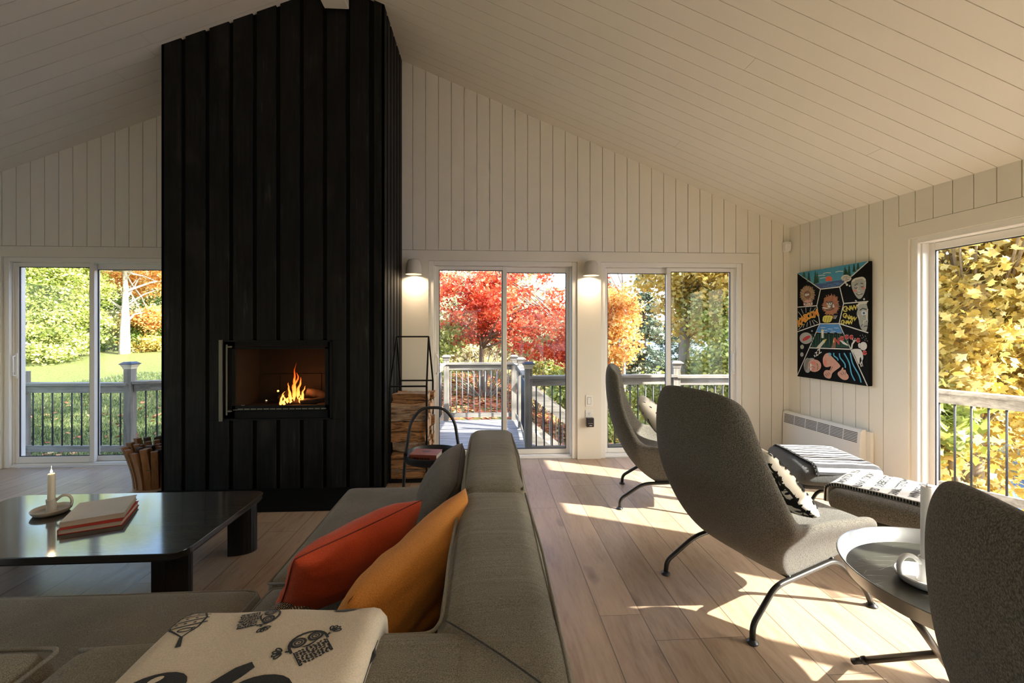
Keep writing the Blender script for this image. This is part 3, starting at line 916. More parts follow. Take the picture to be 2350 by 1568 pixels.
names = ['bottom', 'second', 'third', 'fourth', 'fifth', 'sixth', 'seventh', 'eighth', 'topmost']
cn = 0
for li, h in enumerate(hs):
    for ri, (yc, rown) in enumerate(((-.165, 'front'), (-.045, 'middle'), (.075, 'third'), (.175, 'rear'))):
        if li == 8 and ri == 0: continue
        Lh = rr.uniform(.30, .36); w = .108 if ri < 3 else .085
        hh = h*rr.uniform(.90, 1.06)
        mbl = split_log(Lh, w, hh, 20+li*5+ri, rr.random() < .5)
        o = mbl.build('firewood_log', [M['log'], M['bark'], M['log_end']], angle=R(24))
        o.location = (-.705+.01+rr.uniform(-.018, .024), 4.16+yc+rr.uniform(-.006, .006), z+h/2+.004)
        o.rotation_euler = (rr.choice((0, PI))+rr.uniform(-.05, .05), rr.uniform(-.035, .035), rr.uniform(-.04, .04))
        tag(o, 'split birch log, %s layer up, %s row of the rack stack' % (names[li], rown), 'log', 'firewood in the steel rack')
    z += h

kb = thing('kindling_bundle', (-2.875, 4.02, 0), 0, 'bundle of upright kindling sticks tied with green twine beside the chimney', 'kindling bundle')
rr = random.Random(5); cnt = 0
for ring, (rad, num) in enumerate(((.0, 1), (.050, 6), (.105, 12), (.160, 19))):
    for k in range(num):
        a = 2*PI*k/num+ring*.3; b0 = Vector((math.cos(a)*rad*.92, math.sin(a)*rad*.92, 0)); t0 = Vector((math.cos(a)*rad*1.42, math.sin(a)*rad*1.38, .345+rr.uniform(-.01, .03)-.02*math.cos(a+1)))
        b0.z = .0; w = rr.uniform(.036, .050)
        mb = MB(); mb.v = []
        dr = (t0-b0); n = 6; P = []
        yaw = a+rr.uniform(-.3, .3)
        ux = Vector((math.cos(yaw+PI/2), math.sin(yaw+PI/2), 0)); uy = Vector((math.cos(yaw), math.sin(yaw), 0))
        for i in range(n+1):
            t = i/n; tt = t**1.6
            c0 = b0+Vector((dr.x*tt, dr.y*tt, dr.z*t)); ww = w*(1+.08*noise.noise(Vector((k, ring, t*4))))
            P.append([c0-ux*ww/2-uy*.019, c0+ux*ww/2-uy*.021, c0+ux*ww/2+uy*.019, c0-ux*ww/2+uy*.018])
        mb.grid(P, closed_u=True); mb.f.append((0, 1, 2, 3)); mb.m.append(0); e = n*4; mb.f.append((e+3, e+2, e+1, e)); mb.m.append(0)
        mb.build('kindling_stick', M['kindling_dark'] if rr.random() < .18 else M['kindling'], kb); cnt += 1
mb = MB(); mb.tube([(math.cos(2*PI*k/28)*.192, math.sin(2*PI*k/28)*.188, .175+.006*math.sin(k)) for k in range(28)], .0028, 6, closed=True)
mb.build('twine', M['twine'], kb)
# ------------------------------------------------------------------ prints, pillows, tubes
from mathutils.geometry import tessellate_polygon

class Ink:
    """flat drawing made of triangles, laid onto a surface f(u, v)"""
    def __init__(s): s.t = []
    def fill(s, poly):
        for a, b, c in tessellate_polygon([[Vector((p[0], p[1], 0)) for p in poly]]):
            s.t.append((poly[a], poly[b], poly[c]))
        return s
    def stroke(s, pts, w, closed=False):
        n = len(pts); segs = n if closed else n-1
        ws = w if isinstance(w, (list, tuple)) else [w]*n
        L = []; Rr = []
        for i in range(n):
            a = pts[(i-1) % n] if (closed or i > 0) else pts[i]; b = pts[(i+1) % n] if (closed or i < n-1) else pts[i]
            dx, dy = b[0]-a[0], b[1]-a[1]; d = math.hypot(dx, dy) or 1
            nx, ny = -dy/d*ws[i]/2, dx/d*ws[i]/2
            L.append((pts[i][0]+nx, pts[i][1]+ny)); Rr.append((pts[i][0]-nx, pts[i][1]-ny))
        for i in range(segs):
            j = (i+1) % n
            s.t.append((L[i], Rr[i], Rr[j])); s.t.append((L[i], Rr[j], L[j]))
        return s
    def ell(s, c, rx, ry=None, rot=0, n=16, ring=0):
        ry = ry or rx; cr, sr = math.cos(rot), math.sin(rot)
        P = [(c[0]+math.cos(2*PI*k/n)*rx*cr-math.sin(2*PI*k/n)*ry*sr, c[1]+math.cos(2*PI*k/n)*rx*sr+math.sin(2*PI*k/n)*ry*cr) for k in range(n)]
        return s.stroke(P, ring, True) if ring else s.fill(P)
    def leaf(s, c, L, w, rot, n=7):
        cr, sr = math.cos(rot), math.sin(rot); top = []; bot = []
        for k in range(n+1):
            t = k/n; y = w/2*math.sin(PI*t**.8)
            top.append((c[0]+cr*L*t-sr*y, c[1]+sr*L*t+cr*y)); bot.append((c[0]+cr*L*t+sr*y, c[1]+sr*L*t-cr*y))
        return s.fill(top+bot[-2:0:-1])
    def text(s, body, c, size, rot=0, align='CENTER', bold=0, sx=1.0):
        cu = bpy.data.curves.new('txt', 'FONT'); cu.body = body; cu.size = size; cu.align_x = align; cu.align_y = 'CENTER'; cu.offset = bold
        cu.resolution_u = 2
        ob = bpy.data.objects.new('txt', cu); C.objects.link(ob)
        dg = bpy.context.evaluated_depsgraph_get(); dg.update()
        me = bpy.data.meshes.new_from_object(ob.evaluated_get(dg))
        cr, sr = math.cos(rot), math.sin(rot)
        me.calc_loop_triangles()
        V = [(c[0]+v.co.x*sx*cr-v.co.y*sr, c[1]+v.co.x*sx*sr+v.co.y*cr) for v in me.vertices]
        for t in me.loop_triangles: s.t.append(tuple(V[i] for i in t.vertices))
        bpy.data.objects.remove(ob); bpy.data.curves.remove(cu); bpy.data.meshes.remove(me)
        return s
    def map(s, g):
        s.t = [tuple(g(p) for p in t) for t in s.t]; return s
    def to(s, mb, f, maxlen=.02, mi=0, clip=None):
        st = list(s.t)
        while st:
            a, b, c = st.pop()
            l = [math.dist(a, b), math.dist(b, c), math.dist(c, a)]; k = max(range(3), key=lambda i: l[i])
            if l[k] > maxlen:
                if k == 0: m = ((a[0]+b[0])/2, (a[1]+b[1])/2); st += [(a, m, c), (m, b, c)]
                elif k == 1: m = ((b[0]+c[0])/2, (b[1]+c[1])/2); st += [(a, b, m), (a, m, c)]
                else: m = ((c[0]+a[0])/2, (c[1]+a[1])/2); st += [(a, b, m), (m, b, c)]
                continue
            if clip and not all(clip(p) for p in (a, b, c)): continue
            mb.add([f(*a), f(*b), f(*c)], [(0, 1, 2)], mi)
        return mb

def pillow_fn(c00, c10, c01, c11, T, seed=0.0, pinch=.07, wr=.006, ex=.5):
    c00, c10, c01, c11 = map(Vector, (c00, c10, c01, c11))
    N0 = (c10-c00).cross(c01-c00).normalized()
    def f(u, v, side=1, off=0.0):
        a, b = 2*u-1, 2*v-1
        cn = 1-.055*(a*b)**4; a2 = a*(1-pinch*(1-b*b))*cn; b2 = b*(1-pinch*(1-a*a))*cn
        uu, vv = (a2+1)/2, (b2+1)/2
        p = c00.lerp(c10, uu).lerp(c01.lerp(c11, uu), vv)
        h = (max(0, 1-abs(a)**2.2)*max(0, 1-abs(b)**2.2))**ex*T/2
        w = wr*(noise.noise(Vector((u*3.2+seed, v*3.2, side*2)))+.5*noise.noise(Vector((u*8+seed, v*3, side)))+.6*noise.noise(Vector((u*2+seed, v*11, side))))*min(1, h/(T*.2+1e-6))
        return p+N0*side*(h+w+off)
    return f

def make_pillow(name, f, mat, label=None, cat=None, group=None, n=26, seam=None, parent=None):
    mb = MB()
    for side in (1, -1):
        mb.grid([[f(i/n, j/n, side) for i in range(n+1)] for j in range(n+1)])
    o = mb.build(name, mat, parent, smooth=True, merge=True)
    if label: tag(o, label, cat, group)
    if seam:
        mb = MB(); P = [f(i/n, 0, 1) for i in range(n)]+[f(1, i/n, 1) for i in range(n)]+[f(1-i/n, 1, 1) for i in range(n)]+[f(0, 1-i/n, 1) for i in range(n)]
        mb.tube(P, .0022, 6, closed=True); mb.build('seam', seam, o, smooth=True)
    return o

def fillet(path, r, n=6):
    P = [Vector(p) for p in path]; out = [P[0]]
    for i in range(1, len(P)-1):
        a, b, c = P[i-1], P[i], P[i+1]
        d1 = (a-b); d2 = (c-b); rr = min(r, d1.length*.45, d2.length*.45)
        s0 = b+d1.normalized()*rr; s1 = b+d2.normalized()*rr
        for k in range(n+1):
            t = k/n; out.append(s0*(1-t)**2+b*2*t*(1-t)+s1*t*t)
    out.append(P[-1]); return out
# ------------------------------------------------------------------ sectional sofa
ZS, ZB = .42, .752
BX0, BX1 = -.105, .158
def pipe(mb, P, r=.0042): mb.tube(fillet(P, .04, 5), r, 7)
def seat_part(parent, x0, x1, y0, y1, seed, name='seat_cushion'):
    mb = MB(); rcushion(mb, x0, x1, y0, y1, .13, ZS-.004, .045, 20, puff=.010, wob=.0035, seed=seed)
    o = mb.build(name, M['sofa'], parent, smooth=True, merge=True)
    mb = MB(); e = .012; z = ZS-.016
    pipe(mb, [(x0+e, y0+e, z), (x1-e, y0+e, z), (x1-e, y1-e, z), (x0+e, y1-e, z), (x0+e, y0+e+.001, z)], .0042)
    mb.build('piping', M['piping'], o, smooth=True)
def base_part(parent, x0, x1, y0, y1):
    mb = MB(); mb.box(x0+.02, x1-.02, y0+.02, y1-.02, .05, .14); mb.build('base', M['sofa_cushion'], parent, bevel=.01)
    for x in (x0+.08, x1-.08):
        for y in (y0+.08, y1-.08):
            mb = MB(); mb.lathe([(.02, 0), (.022, .055)], 12, (x, y, 0)); mb.build('leg', M['black_plastic'], parent, smooth=False)

far = thing('sofa_module', (0, 0, 0), 0, 'grey sofa chaise module at the far end next to the round tray table', 'sofa')
base_part(far, -.82, BX1, 1.675, 2.67)
seat_part(far, -.825, BX0+.02, 1.672, 2.672, 1.0)
mb = MB(); rcushion(mb, BX0, BX1, 1.672, 2.672, .10, ZB, .062, 26, puff=.012, wob=.006, seed=3.0, side=.016)
bk = mb.build('backrest', M['sofa_back'], far, smooth=True, merge=True)
mb = MB()
for x, s in ((BX0+.012, -1), (BX1-.012, 1)):
    pipe(mb, [(x-.006*s, 1.69, ZB-.020), (x+.007*s, 2.1, ZB-.013), (x-.002*s, 2.650, ZB-.022), (x-.004*s, 2.66, .16)])
mb.build('piping', M['piping'], bk, smooth=True)

cor = thing('sofa_module', (0, 0, 0), 0, 'grey sofa corner module holding the red and ochre pillows', 'sofa')
base_part(cor, -.81, BX1, .66, 1.665)
seat_part(cor, -.80, BX0+.02, .90, 1.664, 4.0)
mb = MB(); rcushion(mb, BX0, BX1, .655, 1.666, .10, ZB, .062, 26, puff=.010, wob=.004, seed=6.0, side=.012)
rcushion(mb, -.795, BX1-.02, .650, .913, .10, ZB-.002, .062, 26, puff=.008, wob=.004, seed=8.0)
bk = mb.build('backrest', M['sofa_back'], cor, smooth=True, merge=True)
mb = MB()
pipe(mb, [(BX0+.016, 1.652, ZB-.020), (BX0+.006, 1.45, ZB-.015), (BX0+.003, 1.2, ZB-.014), (BX0+.010, .945, ZB-.017), (BX0-.005, .900, ZB-.019), (BX0-.05, .895, ZB-.017), (-.45, .896, ZB-.015), (-.785, .893, ZB-.021)])
pipe(mb, [(BX1-.014, 1.652, ZB-.020), (BX1-.005, 1.2, ZB-.015), (BX1-.014, .67, ZB-.022), (-.78, .668, ZB-.022)])
mb.build('piping', M['piping'], bk, smooth=True)
mb = MB(); mb.tube([(BX0+.02+t*(BX1-BX0-.03), .905-t*.235, ZB+.0035+.0065*math.sin(t*PI)) for t in [i/14 for i in range(15)]], .0019, 6)
mb.build('mitre_seam', M['seam'], bk, smooth=True)

lef = thing('sofa_module', (0, 0, 0), 0, 'grey sofa module on the left in front of the coffee table', 'sofa')
base_part(lef, -2.6, -.82, .66, 1.66)
seat_part(lef, -2.62, -.808, .90, 1.655, 7.0)
mb = MB(); rcushion(mb, -2.62, -.802, .650, .905, .10, ZB-.004, .062, 26, puff=.010, wob=.007, seed=12.0)
bk = mb.build('backrest', M['sofa_back_near'], lef, smooth=True, merge=True)
mb = MB()
pipe(mb, [(-2.6, .895, ZB-.018), (-1.7, .897, ZB-.012), (-.83, .895, ZB-.016), (-.815, .88, ZB-.014), (-.812, .68, ZB-.016)])
mb.build('piping', M['piping'], bk, smooth=True)

# cushions on the sofa
f = pillow_fn((-.30, 1.84, .43), (-.34, 2.46, .43), (-.125, 1.86, .70), (-.13, 2.42, .74), .19, 2.0, wr=.007, ex=.42)
make_pillow('back_cushion', f, M['sofa_cushion'], 'plain grey cushion leaning on the far sofa backrest', 'cushion', seam=M['seam'])
f = pillow_fn((-.395, .985, .445), (-.125, 1.43, .45), (-.335, 1.055, .71), (-.068, 1.60, .795), .19, 4.0, wr=.014, ex=.45)
make_pillow('throw_pillow', f, M['orange'], 'ochre orange linen pillow leaning in the sofa corner', 'pillow')
f = pillow_fn((-.665, 1.37, .44), (-.345, 1.82, .44), (-.555, 1.275, .70), (-.245, 1.745, .69), .18, 9.0, wr=.013, ex=.45)
make_pillow('throw_pillow', f, M['rust'], 'rust red linen pillow beside the ochre one', 'pillow', seam=m_simple('red_seam', (.16, .02, .01), .8))
f = pillow_fn((-.70, 1.22, .44), (-.54, 1.52, .44), (-.66, 1.20, .53), (-.50, 1.48, .54), .09, 5.0, wr=.004)
make_pillow('throw_pillow', f, M['tweed'], 'black and white tweed cushion peeking out behind the red pillow', 'pillow')

# wool blanket over the near backrest --------------------------------------
prof = [(.955, .47), (.950, .60), (.945, .72), (.928, .775), (.885, .798), (.80, .802), (.70, .798), (.645, .780), (.618, .735), (.610, .60), (.606, .42)]
pf = fillet([(0, y, z) for y, z in prof], .03, 3)
cum = [0]
for a, b in zip(pf, pf[1:]): cum.append(cum[-1]+(b-a).length)
TL = cum[-1]
def prof_at(s):
    s = max(0, min(TL-1e-6, s))
    for i in range(len(cum)-1):
        if cum[i+1] >= s:
            t = (s-cum[i])/(cum[i+1]-cum[i]); p = pf[i].lerp(pf[i+1], t)
            d = (pf[i+1]-pf[i]).normalized(); return p, Vector((0, -d.z, d.y)) if False else Vector((0, d.z*-1, d.y))
def blanket(u, s, off=0.0):
    """u: x position, s: run from the inner face over the top to the outer face"""
    p, nn = prof_at(s)
    if nn.z < 0 and .2 < s < TL-.2: nn = -nn
    nn = Vector((0, -(prof_at(s+.01)[0].z-prof_at(s-.01)[0].z), (prof_at(s+.01)[0].y-prof_at(s-.01)[0].y))).normalized()*-1
    e = min(u-BU0, BU1-u); edge = -.016*max(0, 1-e/.025)**2
    w = .006*noise.noise(Vector((u*7, s*5, 2)))
    return Vector((u, 0, 0))+p+nn*(edge+w+off)
BU0, BU1 = -.598, -.205
mb = MB(); nu, ns = 30, 60
top = [[blanket(BU0+(BU1-BU0)*i/nu, TL*j/ns) for i in range(nu+1)] for j in range(ns+1)]
bot = [[blanket(BU0+(BU1-BU0)*i/nu, TL*j/ns, -.032) for i in range(nu+1)] for j in range(ns+1)]
mb.grid(top); mb.grid(bot)
for j in range(ns):
    for i in (0, nu):
        mb.add([top[j][i], top[j+1][i], bot[j+1][i], bot[j][i]], [(0, 1, 2, 3)])
bl = mb.build('wool_blanket', M['wool_white'], smooth=True, merge=True)
tag(bl, 'cream wool blanket with black creatures draped over the near sofa backrest', 'blanket')
# folded edge with black blanket stitch
mb = MB(); P = [blanket(BU1-.001, .40+k*.02, -.020) for k in range(24)]
mb.tube(P, [.0075 if k % 5 == 2 else .002 for k in range(24)], 6)
mb.build('edge_stitch', M['wool_black'], bl)
# print, laid out on the flat top; (x, y) are room coordinates over the backrest
def s_of_y(y):
    lo, hi = 0, TL
    for _ in range(40):
        m = (lo+hi)/2
        if prof_at(m)[0].y > y: lo = m
        else: hi = m
    return lo
def on_top(x, y): return blanket(x, s_of_y(max(.62, min(.9499, y))), .0012)
ink = Ink()
def owl(c, k, rot):
    cr, sr = math.cos(rot), math.sin(rot)
    g = lambda p: (c[0]+k*(p[0]*cr-p[1]*sr), c[1]+k*(p[0]*sr+p[1]*cr))
    q = Ink(); r2 = random.Random(int(k*1e4))
    arc = [(-.5, -.1)]+[(-.5*math.cos(PI*t/10), .12+.42*math.sin(PI*t/10)) for t in range(11)]+[(.5, -.1)]
    q.stroke(arc, .075)
    for sx in (-.23, .25):
        q.ell((sx, .22), .19, .17, ring=.075); q.ell((sx, .22), .10, .09, ring=.045); q.ell((sx+.01, .22), .03)
    q.stroke([(-.2, -.02), (-.05, -.07), (.12, -.03), (.26, .02)], [.02, .08, .06, .02])
    for i in range(9):
        for j in range(8):
            x = -.40+i*.1; y = -.15-j*.075
            q.ell((x+r2.uniform(-.02, .02), y+r2.uniform(-.02, .02)), .046+.012*r2.random(), .032, rot=r2.random()*3, n=6)
    q.stroke([(-.45, -.12), (-.44, -.72)], .035); q.stroke([(.45, -.12), (.44, -.70)], .035)
    for sx in (-1, 1):
        q.stroke([(sx*.48, .0), (sx*.62, .08)], .07)
        for a in (-.5, .1, .7, 1.3):
            dx, dy = math.cos(a)*sx, math.sin(a)
            q.ell((sx*.70+dx*.14, .12+dy*.14), .115, .055, rot=math.atan2(dy, dx), ring=.045, n=10)
    q.map(g); ink.t += q.t
owl((-.310, .785), .060, .65)
owl((-.430, .868), .055, -1.28)
# striped seed shape
g = lambda p: (-.562+.056*(p[0]*math.cos(.35)-p[1]*math.sin(.35)), .860+.054*(p[0]*math.sin(.35)+p[1]*math.cos(.35)))
q = Ink(); q.stroke([(0, -.85), (-.42, -.35), (-.55, .15), (-.42, .6), (0, .85), (.4, .6), (.52, .1), (.38, -.4)], .07, True)
q.stroke([(0, -.85), (.02, -1.35)], [.10, .16])
for y in (-.25, 0.02, .30, .56): q.stroke([(-.50, y-.05), (0, y), (.60, y+.06)], .055)
for y in (-.12, .16, .43):
    for x in (-.3, -.05, .22): q.ell((x, y+.02*x), .05, .035)
q.ell((.02, -.48), .20, .09, ring=.05); q.ell((.25, -.42), .05, .03)
q.map(g); ink.t += q.t
# big solid shapes nearest the viewer
ink.ell((-.517, .700), .050, .036, rot=.35, n=20)
ink.stroke([(-.450, .672), (-.425, .700), (-.398, .728), (-.382, .742)], [.02, .026, .028, .016])
ink.ell((-.350, .690), .050, .030, rot=.1, n=20)
ink.leaf((-.305, .890), .055, .018, .05)
mb = MB(); ink.to(mb, on_top, .012)
mb.build('creature_print', M['wool_black'], bl)
mb = MB(); Ink().ell((-.521, .722), .011, .0055, rot=.6, n=12).to(mb, lambda x, y: on_top(x, y)+Vector((0, 0, .0006)), .02)
mb.build('eye_print', M['wool_white'], bl)

# ------------------------------------------------------------------ low coffee table with its things
TX0, TX1, TY0, TY1, TZ = -2.885, -1.392, 2.085, 2.875, .33
ct = thing('coffee_table', ((TX0+TX1)/2, (TY0+TY1)/2, 0), 0, 'low black oak coffee table with rounded corners and rounded block legs', 'coffee table')
hx, hy = (TX1-TX0)/2, (TY1-TY0)/2
def rrect(hx, hy, r, n=8):
    P = []
    for cx, cy, a0 in ((hx-r, hy-r, 0), (-hx+r, hy-r, 90), (-hx+r, -hy+r, 180), (hx-r, -hy+r, 270)):
        for k in range(n+1): a = R(a0+90*k/n); P.append((cx+math.cos(a)*r, cy+math.sin(a)*r))
    return P
mb = MB(); mb.prism(rrect(hx, hy, .075), TZ-.030, TZ)
mb.build('tabletop', M['oak_black'], ct, bevel=.003)
mb = MB(); mb.prism(rrect(hx-.012, hy-.012, .07), TZ-.042, TZ-.030); mb.build('apron', M['oak_edge'], ct)
for sx in (-1, 1):
    for sy in (-1, 1):
        n = 14; P = [(0, -.075)]+[(.13*math.sin(PI*k/n), -.075*math.cos(PI*k/n)) for k in range(1, n)]+[(0, .075)]
        P = [(sx*(hx-.150+p[0]), sy*(hy-.098)+p[1]) for p in P]
        mb = MB(); mb.prism(P, 0, TZ-.042); mb.build('leg', M['oak_edge'], ct, bevel=.002)

def candlestick(loc, s, ceramic, wax, h, cr, hang, lit, label, clabel, hs=1.0, short=.055):
    root = thing('candle_holder', loc, hang, label, 'candle holder')
    mb = MB()
    mb.lathe([(.052, 0), (.060, .004), (.066, .012), (.070, .022), (.068, .025), (.064, .023), (.058, .012), (.045, .008), (.022, .008), (.0175, .014), (.0165, .03), (.0185, short), (.0185, short+.004), (.0145, short+.004), (.0145, .012), (0, .012)], 40)
    mb.v = [(a*s, b*s, c*s) for a, b, c in mb.v]
    mb.build('dish', ceramic, root, angle=R(40))
    mb = MB()
    P = [(.0165, 0, .056), (.034, 0, .074), (.056, 0, .076), (.070, 0, .060), (.072, 0, .038), (.066, 0, .018)]
    mb.tube([(a*s, b*s, c*s) for a, b, c in fillet(P, .01, 3)], .0055*s, 10)
    mb.v = [(x, y*1.35, z) for x, y, z in mb.v]
    mb.build('handle', ceramic, root, smooth=True)
    cd = thing('candle', (loc[0], loc[1], loc[2]+.0125*s), 0, clabel, 'candle')
    mb = MB(); mb.lathe([(cr, 0), (cr, h-.006), (cr*.8, h-.001), (cr*.25, h-.003), (0, h-.004)], 28); mb.build('wax', wax, cd, angle=R(40))
    mb = MB(); mb.tube([(0, 0, h-.004), (.0005, 0, h+.006), (.002, 0, h+.010)], .0009, 6); mb.build('wick', M['wick'], cd)
    if lit:
        mb = MB(); n = 14; P = []
        for i in range(n+1):
            t = i/n; r = .0055*math.sin(PI*min(1, t*1.6)**.6)*(1-t)**.55 if t > 0 else 0
            P.append([(math.cos(2*PI*k/10)*max(r, .0002), math.sin(2*PI*k/10)*max(r, .0002), h+.003+.040*t) for k in range(10)])
        mb.grid(P, closed_u=True); mb.build('flame', M['candle_flame'], cd, smooth=True)
        l = bpy.data.lights.new('candle_light', 'POINT'); l.energy = .25; l.color = (1, .62, .3); l.shadow_soft_size = .01
        o = bpy.data.objects.new('candle_light', l); o.location = (loc[0], loc[1], loc[2]+h+.04); C.objects.link(o)
    return root
candlestick((-2.42, 2.585, TZ), 1.22, M['ceramic'], M['wax'], .205, .0165, R(20), True,
            'beige stoneware candle holder with a loop handle on the black coffee table', 'burning beige dinner candle on the coffee table', short=.060)

def book(name, c0, ex, ey, w, d, h, z, cover, label, group=None, spine=-1):
    """c0: near left corner, ex/ey unit directions"""
    root = thing(name, (c0[0], c0[1], z), math.atan2(ex[1], ex[0]), label, 'book', group)
    mb = MB(); t = .0028
    mb.box(0, w, 0, d, 0, t); mb.box(0, w, 0, d, h-t, h); mb.box(0, t, 0, d, t, h-t)
    mb.build('cover', cover, root, bevel=.0012)
    mb = MB(); mb.box(t, w-.005, .004, d-.004, t, h-t); mb.build('pages', M['page'], root)
    return root
book('book', (-2.128, 2.300), (math.cos(R(25)), math.sin(R(25))), None, .250, .300, .026, TZ, M['book_red'], 'thin red cloth book at the bottom of the coffee table pair', 'books on the coffee table').rotation_euler.z = R(24)
book('book', (-2.140, 2.325), (1, 0), None, .250, .292, .027, TZ+.0265, M['book_cream'], 'pale cream covered book lying on top of the red one', 'books on the coffee table').rotation_euler.z = R(27)

# ------------------------------------------------------------------ small tray table behind the sofa
tt = thing('tray_table', (-.375, 3.06, 0), 0, 'small round black tray table with an arched handle behind the sofa', 'side table')
mb = MB(); rt = .196
mb.lathe([(0, .452), (rt-.02, .452), (rt-.006, .456), (rt, .466), (rt, .505), (rt-.004, .507), (rt-.005, .505), (rt-.006, .470), (rt-.012, .462), (0, .460)], 56)
mb.build('tray', M['black_metal'], tt, angle=R(40))
mb = MB(); mb.tube(fillet([(-.205, -.02, 0), (-.190, -.01, .45), (-.150, 0, .72), (-.075, 0, .812), (.075, 0, .812), (.150, 0, .72), (.190, .01, .45), (.205, .02, 0)], .07, 8), .0105, 12)
mb.build('arched_handle', M['black_metal'], tt, smooth=True)
for y in (-.14, .14):
    mb = MB(); mb.tube([(0, y*.9, .452), (0, y*1.15, 0)], .009, 10); mb.build('leg', M['black_metal'], tt, smooth=True)
bk = book('book', (-.525, 2.985), (1, 0), None, .19, .14, .052, .4605, M['book_rust'], 'thick rust coloured book on the black tray table', None)
bk.rotation_euler.z = R(-10)
for ch in bk.children:
    me = ch.data
# spine faces the viewer: pages show at the right end
for ch in list(bk.children): bpy.data.objects.remove(ch)
mb = MB(); mb.box(0, .19, 0, .15, 0, .003); mb.box(0, .19, 0, .15, .049, .052); mb.box(0, .19, 0, .003, .003, .049)
mb.build('cover', M['book_rust'], bk, bevel=.0012)
mb = MB(); mb.box(.003, .186, .003, .146, .003, .049); mb.build('pages', M['page'], bk)
mb = MB(); q = Ink()
for i, (a, b) in enumerate(((.035, .070), (.078, .102), (.108, .145))):
    x = a
    while x < b: q.stroke([(x, .020), (x, .032)], .0032); q.stroke([(x-.002, .026+.004*((i+int(x*900)) % 2)), (x+.003, .026)], .002); x += .0065
q.to(mb, lambda x, z: Vector((x, -.0006, z)), .02)
mb.build('spine_lettering', M['ink'], bk)
mb = MB(); Ink().ell((.095, .085), .032, .022, .2).to(mb, lambda x, y: Vector((x, y, .0526)), .05); mb.build('cover_picture', m_simple('cover_blot', (.10, .05, .06), .6), bk)
# ------------------------------------------------------------------ lounge chairs
INN = [
 [(0, 0.4, 0.425), (0.15, 0.4, 0.425), (0.24, 0.395, 0.42), (0.29, 0.385, 0.415), (0.315, 0.375, 0.405)],
 [(0, 0.3, 0.425), (0.15, 0.3, 0.425), (0.25, 0.3, 0.43), (0.305, 0.3, 0.457), (0.345, 0.295, 0.493)],
 [(0, 0.1, 0.405), (0.15, 0.1, 0.405), (0.25, 0.1, 0.415), (0.31, 0.1, 0.462), (0.355, 0.1, 0.511)],
 [(0, -0.1, 0.385), (0.15, -0.1, 0.385), (0.245, -0.1, 0.4), (0.305, -0.09, 0.462), (0.36, -0.09, 0.528)],
 [(0, -0.24, 0.4), (0.14, -0.235, 0.4), (0.235, -0.22, 0.42), (0.3, -0.2, 0.47), (0.36, -0.19, 0.52)],
 [(0.0, -0.33, 0.48), (0.1442, -0.325, 0.48), (0.242, -0.3, 0.49), (0.309, -0.265, 0.52), (0.3605, -0.235, 0.56)],
 [(0.0, -0.395, 0.605), (0.1484, -0.39, 0.605), (0.2491, -0.365, 0.61), (0.3127, -0.33, 0.63), (0.353, -0.295, 0.655)],
 [(0.0, -0.43, 0.76), (0.1391, -0.425, 0.76), (0.2301, -0.405, 0.76), (0.2889, -0.375, 0.765), (0.3264, -0.345, 0.775)],
 [(0.0, -0.44, 0.915), (0.1284, -0.435, 0.915), (0.214, -0.42, 0.915), (0.2675, -0.4, 0.915), (0.2943, -0.375, 0.915)],
 [(0.0, -0.435, 1.02), (0.1188, -0.43, 1.02), (0.1944, -0.42, 1.015), (0.243, -0.405, 1.005), (0.2646, -0.385, 0.995)],
 [(0.0, -0.445, 1.067), (0.108, -0.44, 1.065), (0.1782, -0.43, 1.057), (0.216, -0.42, 1.042), (0.2322, -0.405, 1.027)]]
OUT = [
 [(0, 0.4, 0.33), (0.13, 0.4, 0.33), (0.22, 0.395, 0.33), (0.27, 0.39, 0.345), (0.31, 0.385, 0.375)],
 [(0, 0.31, 0.262), (0.15, 0.31, 0.262), (0.235, 0.31, 0.265), (0.272, 0.305, 0.355), (0.362, 0.3, 0.458)],
 [(0, 0.1, 0.238), (0.15, 0.1, 0.238), (0.238, 0.1, 0.24), (0.283, 0.1, 0.365), (0.394, 0.1, 0.475)],
 [(0, -0.05, 0.215), (0.15, -0.05, 0.215), (0.236, -0.06, 0.213), (0.292, -0.09, 0.37), (0.401, -0.11, 0.495)],
 [(0, -0.16, 0.203), (0.14, -0.155, 0.2), (0.235, -0.135, 0.195), (0.3, -0.205, 0.37), (0.401, -0.245, 0.487)],
 [(0.0, -0.345, 0.345), (0.1607, -0.33, 0.34), (0.2785, -0.285, 0.335), (0.3535, -0.265, 0.42), (0.4092, -0.28, 0.535)],
 [(0.0, -0.455, 0.585), (0.1543, -0.45, 0.585), (0.2756, -0.42, 0.59), (0.3473, -0.375, 0.61), (0.388, -0.325, 0.65)],
 [(0.0, -0.492, 0.76), (0.1447, -0.487, 0.76), (0.2559, -0.465, 0.76), (0.3171, -0.425, 0.765), (0.3561, -0.37, 0.778)],
 [(0.0, -0.505, 0.915), (0.1284, -0.5, 0.915), (0.2247, -0.485, 0.915), (0.2803, -0.455, 0.915), (0.3082, -0.4, 0.918)],
 [(0.0, -0.505, 1.005), (0.1242, -0.5, 1.003), (0.2074, -0.485, 1.0), (0.2549, -0.46, 0.995), (0.2776, -0.407, 0.995)],
 [(0.0, -0.49, 1.077), (0.108, -0.485, 1.074), (0.1782, -0.475, 1.067), (0.2214, -0.455, 1.052), (0.2419, -0.418, 1.034)]]
def mirror_row(row):
    return [(x, -y, z) for (y, x, z) in reversed(row[1:])]+[(x, y, z) for (y, x, z) in row]
